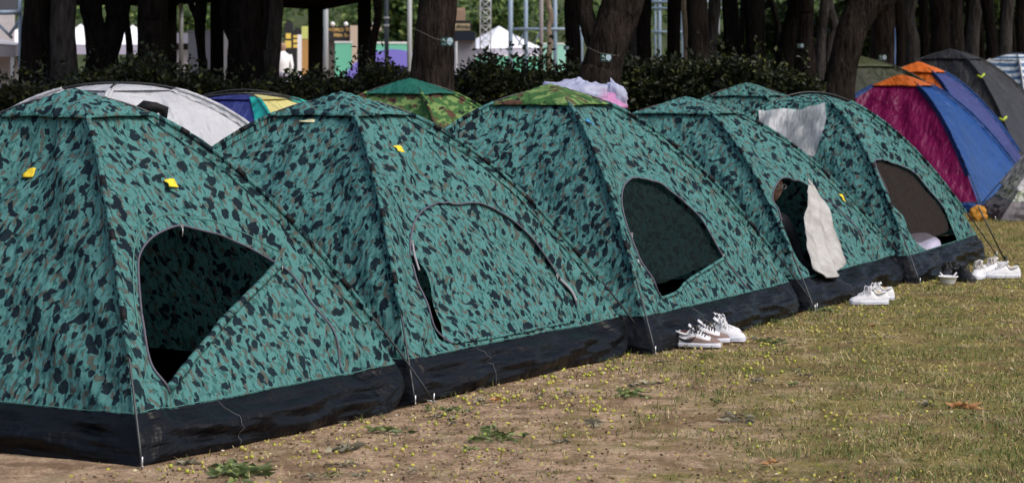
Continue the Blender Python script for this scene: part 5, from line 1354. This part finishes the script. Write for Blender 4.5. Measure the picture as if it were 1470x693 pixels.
    hr.sheet(rows); hr.build('hair', simple('black_hair', (.008, .007, .007), .5, .6, 90), hd)
person((1.752, 17.05, 0.0), R_(-145))

# ------------------------------------------------------------ fallen fruit, leaves, crumbs
def ground_z(x, y): return gz(x, y)
M['fruit'] = simple('lime_fruit', (.36, .38, .04), .5, var=.25, vscale=60); M['fruit2'] = simple('olive_yellow_fruit', (.42, .37, .08), .6, var=.3, vscale=60)
fm_ = []
for mt, nm in ((M['fruit'], 'a'), (M['fruit2'], 'b')):
    b_ = lump(.0082, .0082, .0076, 3 if nm == 'a' else 6, .12, 7); b_.tube([(0, 0, .009), (.001, 0, .014)], .0012, 4, 0); me = b_.mesh('fruit'); me.materials.append(mt); fm_.append(me)
rr = random.Random(12); pts = []
def fruit_w(x, y):
    b = near_row(x, y); w_ = math.exp(-b/.6) if b < 9 else .0
    return w_*.95+.02
while len(pts) < 300:
    y = rr.uniform(8.9, 19); x = rr.uniform(-1.8, 4)
    if not in_view(x, y) or near_row(x, y) < .05: continue
    if rr.random() > fruit_w(x, y)*(1.2 if y < 14 else .6): continue
    n_ = rr.choice((1, 1, 1, 1, 1, 2, 2, 3, 5))
    for _ in range(n_):
        xx, yy = x+rr.gauss(0, .04), y+rr.gauss(0, .08)
        if len(pts) < 300 and free(xx, yy) and all((xx-a)**2+(yy-b)**2 > .021**2 for a, b in pts[-8:]): pts.append((xx, yy))
for x, y in pts:
    o = bpy.data.objects.new('fallen_fruit', fm_[rr.random() < .35]); COL.objects.link(o); s_ = rr.uniform(.75, 1.15); o.scale = (s_, s_, s_)
    o.location = (x, y, ground_z(x, y)+.0075*s_); o.rotation_euler = (rr.uniform(-1, 1), rr.uniform(-1, 1), rr.uniform(0, 6))
    tag(o, 'small yellow green fruit fallen on the dry ground', 'fruit', 'small fruits fallen along the tents')
# bits: crushed skins, chips of bark and dead leaf
rs = np.random.RandomState(8); P = []
while len(P) < 11000:
    y = 8.8+13*rs.rand()**1.3; x = rs.uniform(-2, 5)
    if in_view(x, y) and rs.rand() < .15+.75*max(0, nz(x, y, 2.2, 5))*2+.8*math.exp(-near_row(x, y)/.6): P.append((x, y, ground_z(x, y)+.004))
lit = leaf_material('litter', [(0, (.11, .075, .045)), (.45, (.22, .15, .09)), (.62, (.36, .28, .17)), (.74, (.40, .38, .06)), (.9, (.5, .46, .10)), (1, (.6, .54, .42))], .8, 0)
o = leaves('leaf_litter', P, (.006, .022), lit, 6, flatness=.8, aspect=.6); tag(o, 'crumbs of dead leaf and crushed fruit skins strewn over the ground', 'litter', kind='stuff')
gl = leaf_material('fallen_green_leaf', [(0, (.06, .08, .03)), (.5, (.12, .16, .055)), (.85, (.20, .24, .09)), (1, (.32, .38, .10))], .5, .1)
dl = leaf_material('dried_grey_leaf', [(0, (.10, .09, .06)), (.6, (.22, .20, .14)), (1, (.34, .31, .22))], .7, .05)
orl = leaf_material('orange_dead_leaf', [(0, (.32, .15, .05)), (1, (.55, .32, .14))], .6, .1)
def spray(label, px, py, wpx, n, mat, size, seed, name='leaf_spray', cat='leaves', group=None, dep=2.2):
    g = gnd(px, py); rs = np.random.RandomState(seed); w_ = wpx/FPX*g.y/2; P = []
    r = empty(name, (g.x, g.y, 0), label, cat, group); m = MB()
    for k in range(max(2, n//9)):
        a = rs.uniform(0, 6.28); L = rs.uniform(.4, 1); ex, ey = math.cos(a)*w_*L, math.sin(a)*w_*dep*L*.6
        m.tube([(0, 0, .006), (ex*.5, ey*.5+.01, .012), (ex, ey, .006)], .0018, 4)
        for j in range(9): t = rs.rand(); P.append((ex*t, ey*t, .008+.012*rs.rand()))
    leaves('leaf_blades', P, size, mat, seed, r, flatness=.72, aspect=.36); m.build('twig', M['twig'], r); return r
spray('fresh green fallen leaf spray at the bottom edge, left of centre', 335, 681, 130, 110, gl, (.05, .09), 1)
spray('small green leaf scraps at the bottom edge in the left corner of the bare soil', 275, 668, 60, 22, dl, (.03, .06), 2)
spray('greyish dried leaf spray on bare soil in front of the second tent', 505, 648, 80, 34, dl, (.04, .075), 3)
spray('dark green leaf spray on bare soil below the berries of the second tent', 560, 622, 70, 28, gl, (.03, .06), 4)
spray('wide green and brown leaf litter patch midway along the second tent', 705, 628, 110, 60, gl, (.03, .065), 5)
spray('dull green leaf patch before the corner of the third tent', 895, 567, 100, 50, gl, (.03, .06), 6)
spray('dull leaf scraps left of the taupe sneakers', 925, 555, 60, 24, dl, (.03, .06), 7)
spray('dry pale leaf spray in the middle foreground grass', 1045, 604, 70, 26, dl, (.04, .07), 8)
spray('olive leaf cluster right of the taupe sneakers', 1110, 494, 60, 26, gl, (.03, .06), 9)
spray('pale green leafy weed at the corner of the fourth tent', 1190, 447, 44, 34, gl, (.03, .055), 10)
spray('grey leaf scraps on bare soil below the third tent corner', 850, 610, 70, 26, dl, (.03, .06), 11)
spray('small green leaf scraps in the dirt near the second tent corner', 640, 592, 50, 20, gl, (.03, .05), 12)
spray('grey crumbled leaves left of the orange ones at the lower right', 1322, 583, 60, 22, dl, (.02, .05), 13)
spray('bright orange dead leaves at the lower right', 1386, 586, 34, 10, orl, (.045, .08), 14)
spray('orange dead leaf before the white sneaker of the fourth tent', 1250, 470, 14, 4, orl, (.02, .035), 15)
spray('tan dead leaf lying alone near the bottom right', 1105, 668, 10, 3, orl, (.025, .04), 16)
spray('orange brown curled leaf beside the skirt of the second tent', 712, 577, 20, 5, orl, (.02, .04), 17)
rz_ = random.Random(4)
for i in range(26):      # faint dull scraps of leaf between the fruits
    px = rz_.uniform(420, 1250); base = 668-(px-200)*.233
    py = min(686, base+rz_.uniform(8, 110)); dd = gnd(px, py)
    if not free(dd.x, dd.y): continue
    spray('faint dull scrap of dried leaves among the fallen fruits', px, py, rz_.uniform(25, 60), rz_.choice((9, 18, 27)), (dl, gl)[i % 3 == 0], (.012, .035), 60+i, group='faint scraps of dried leaves along the tents')
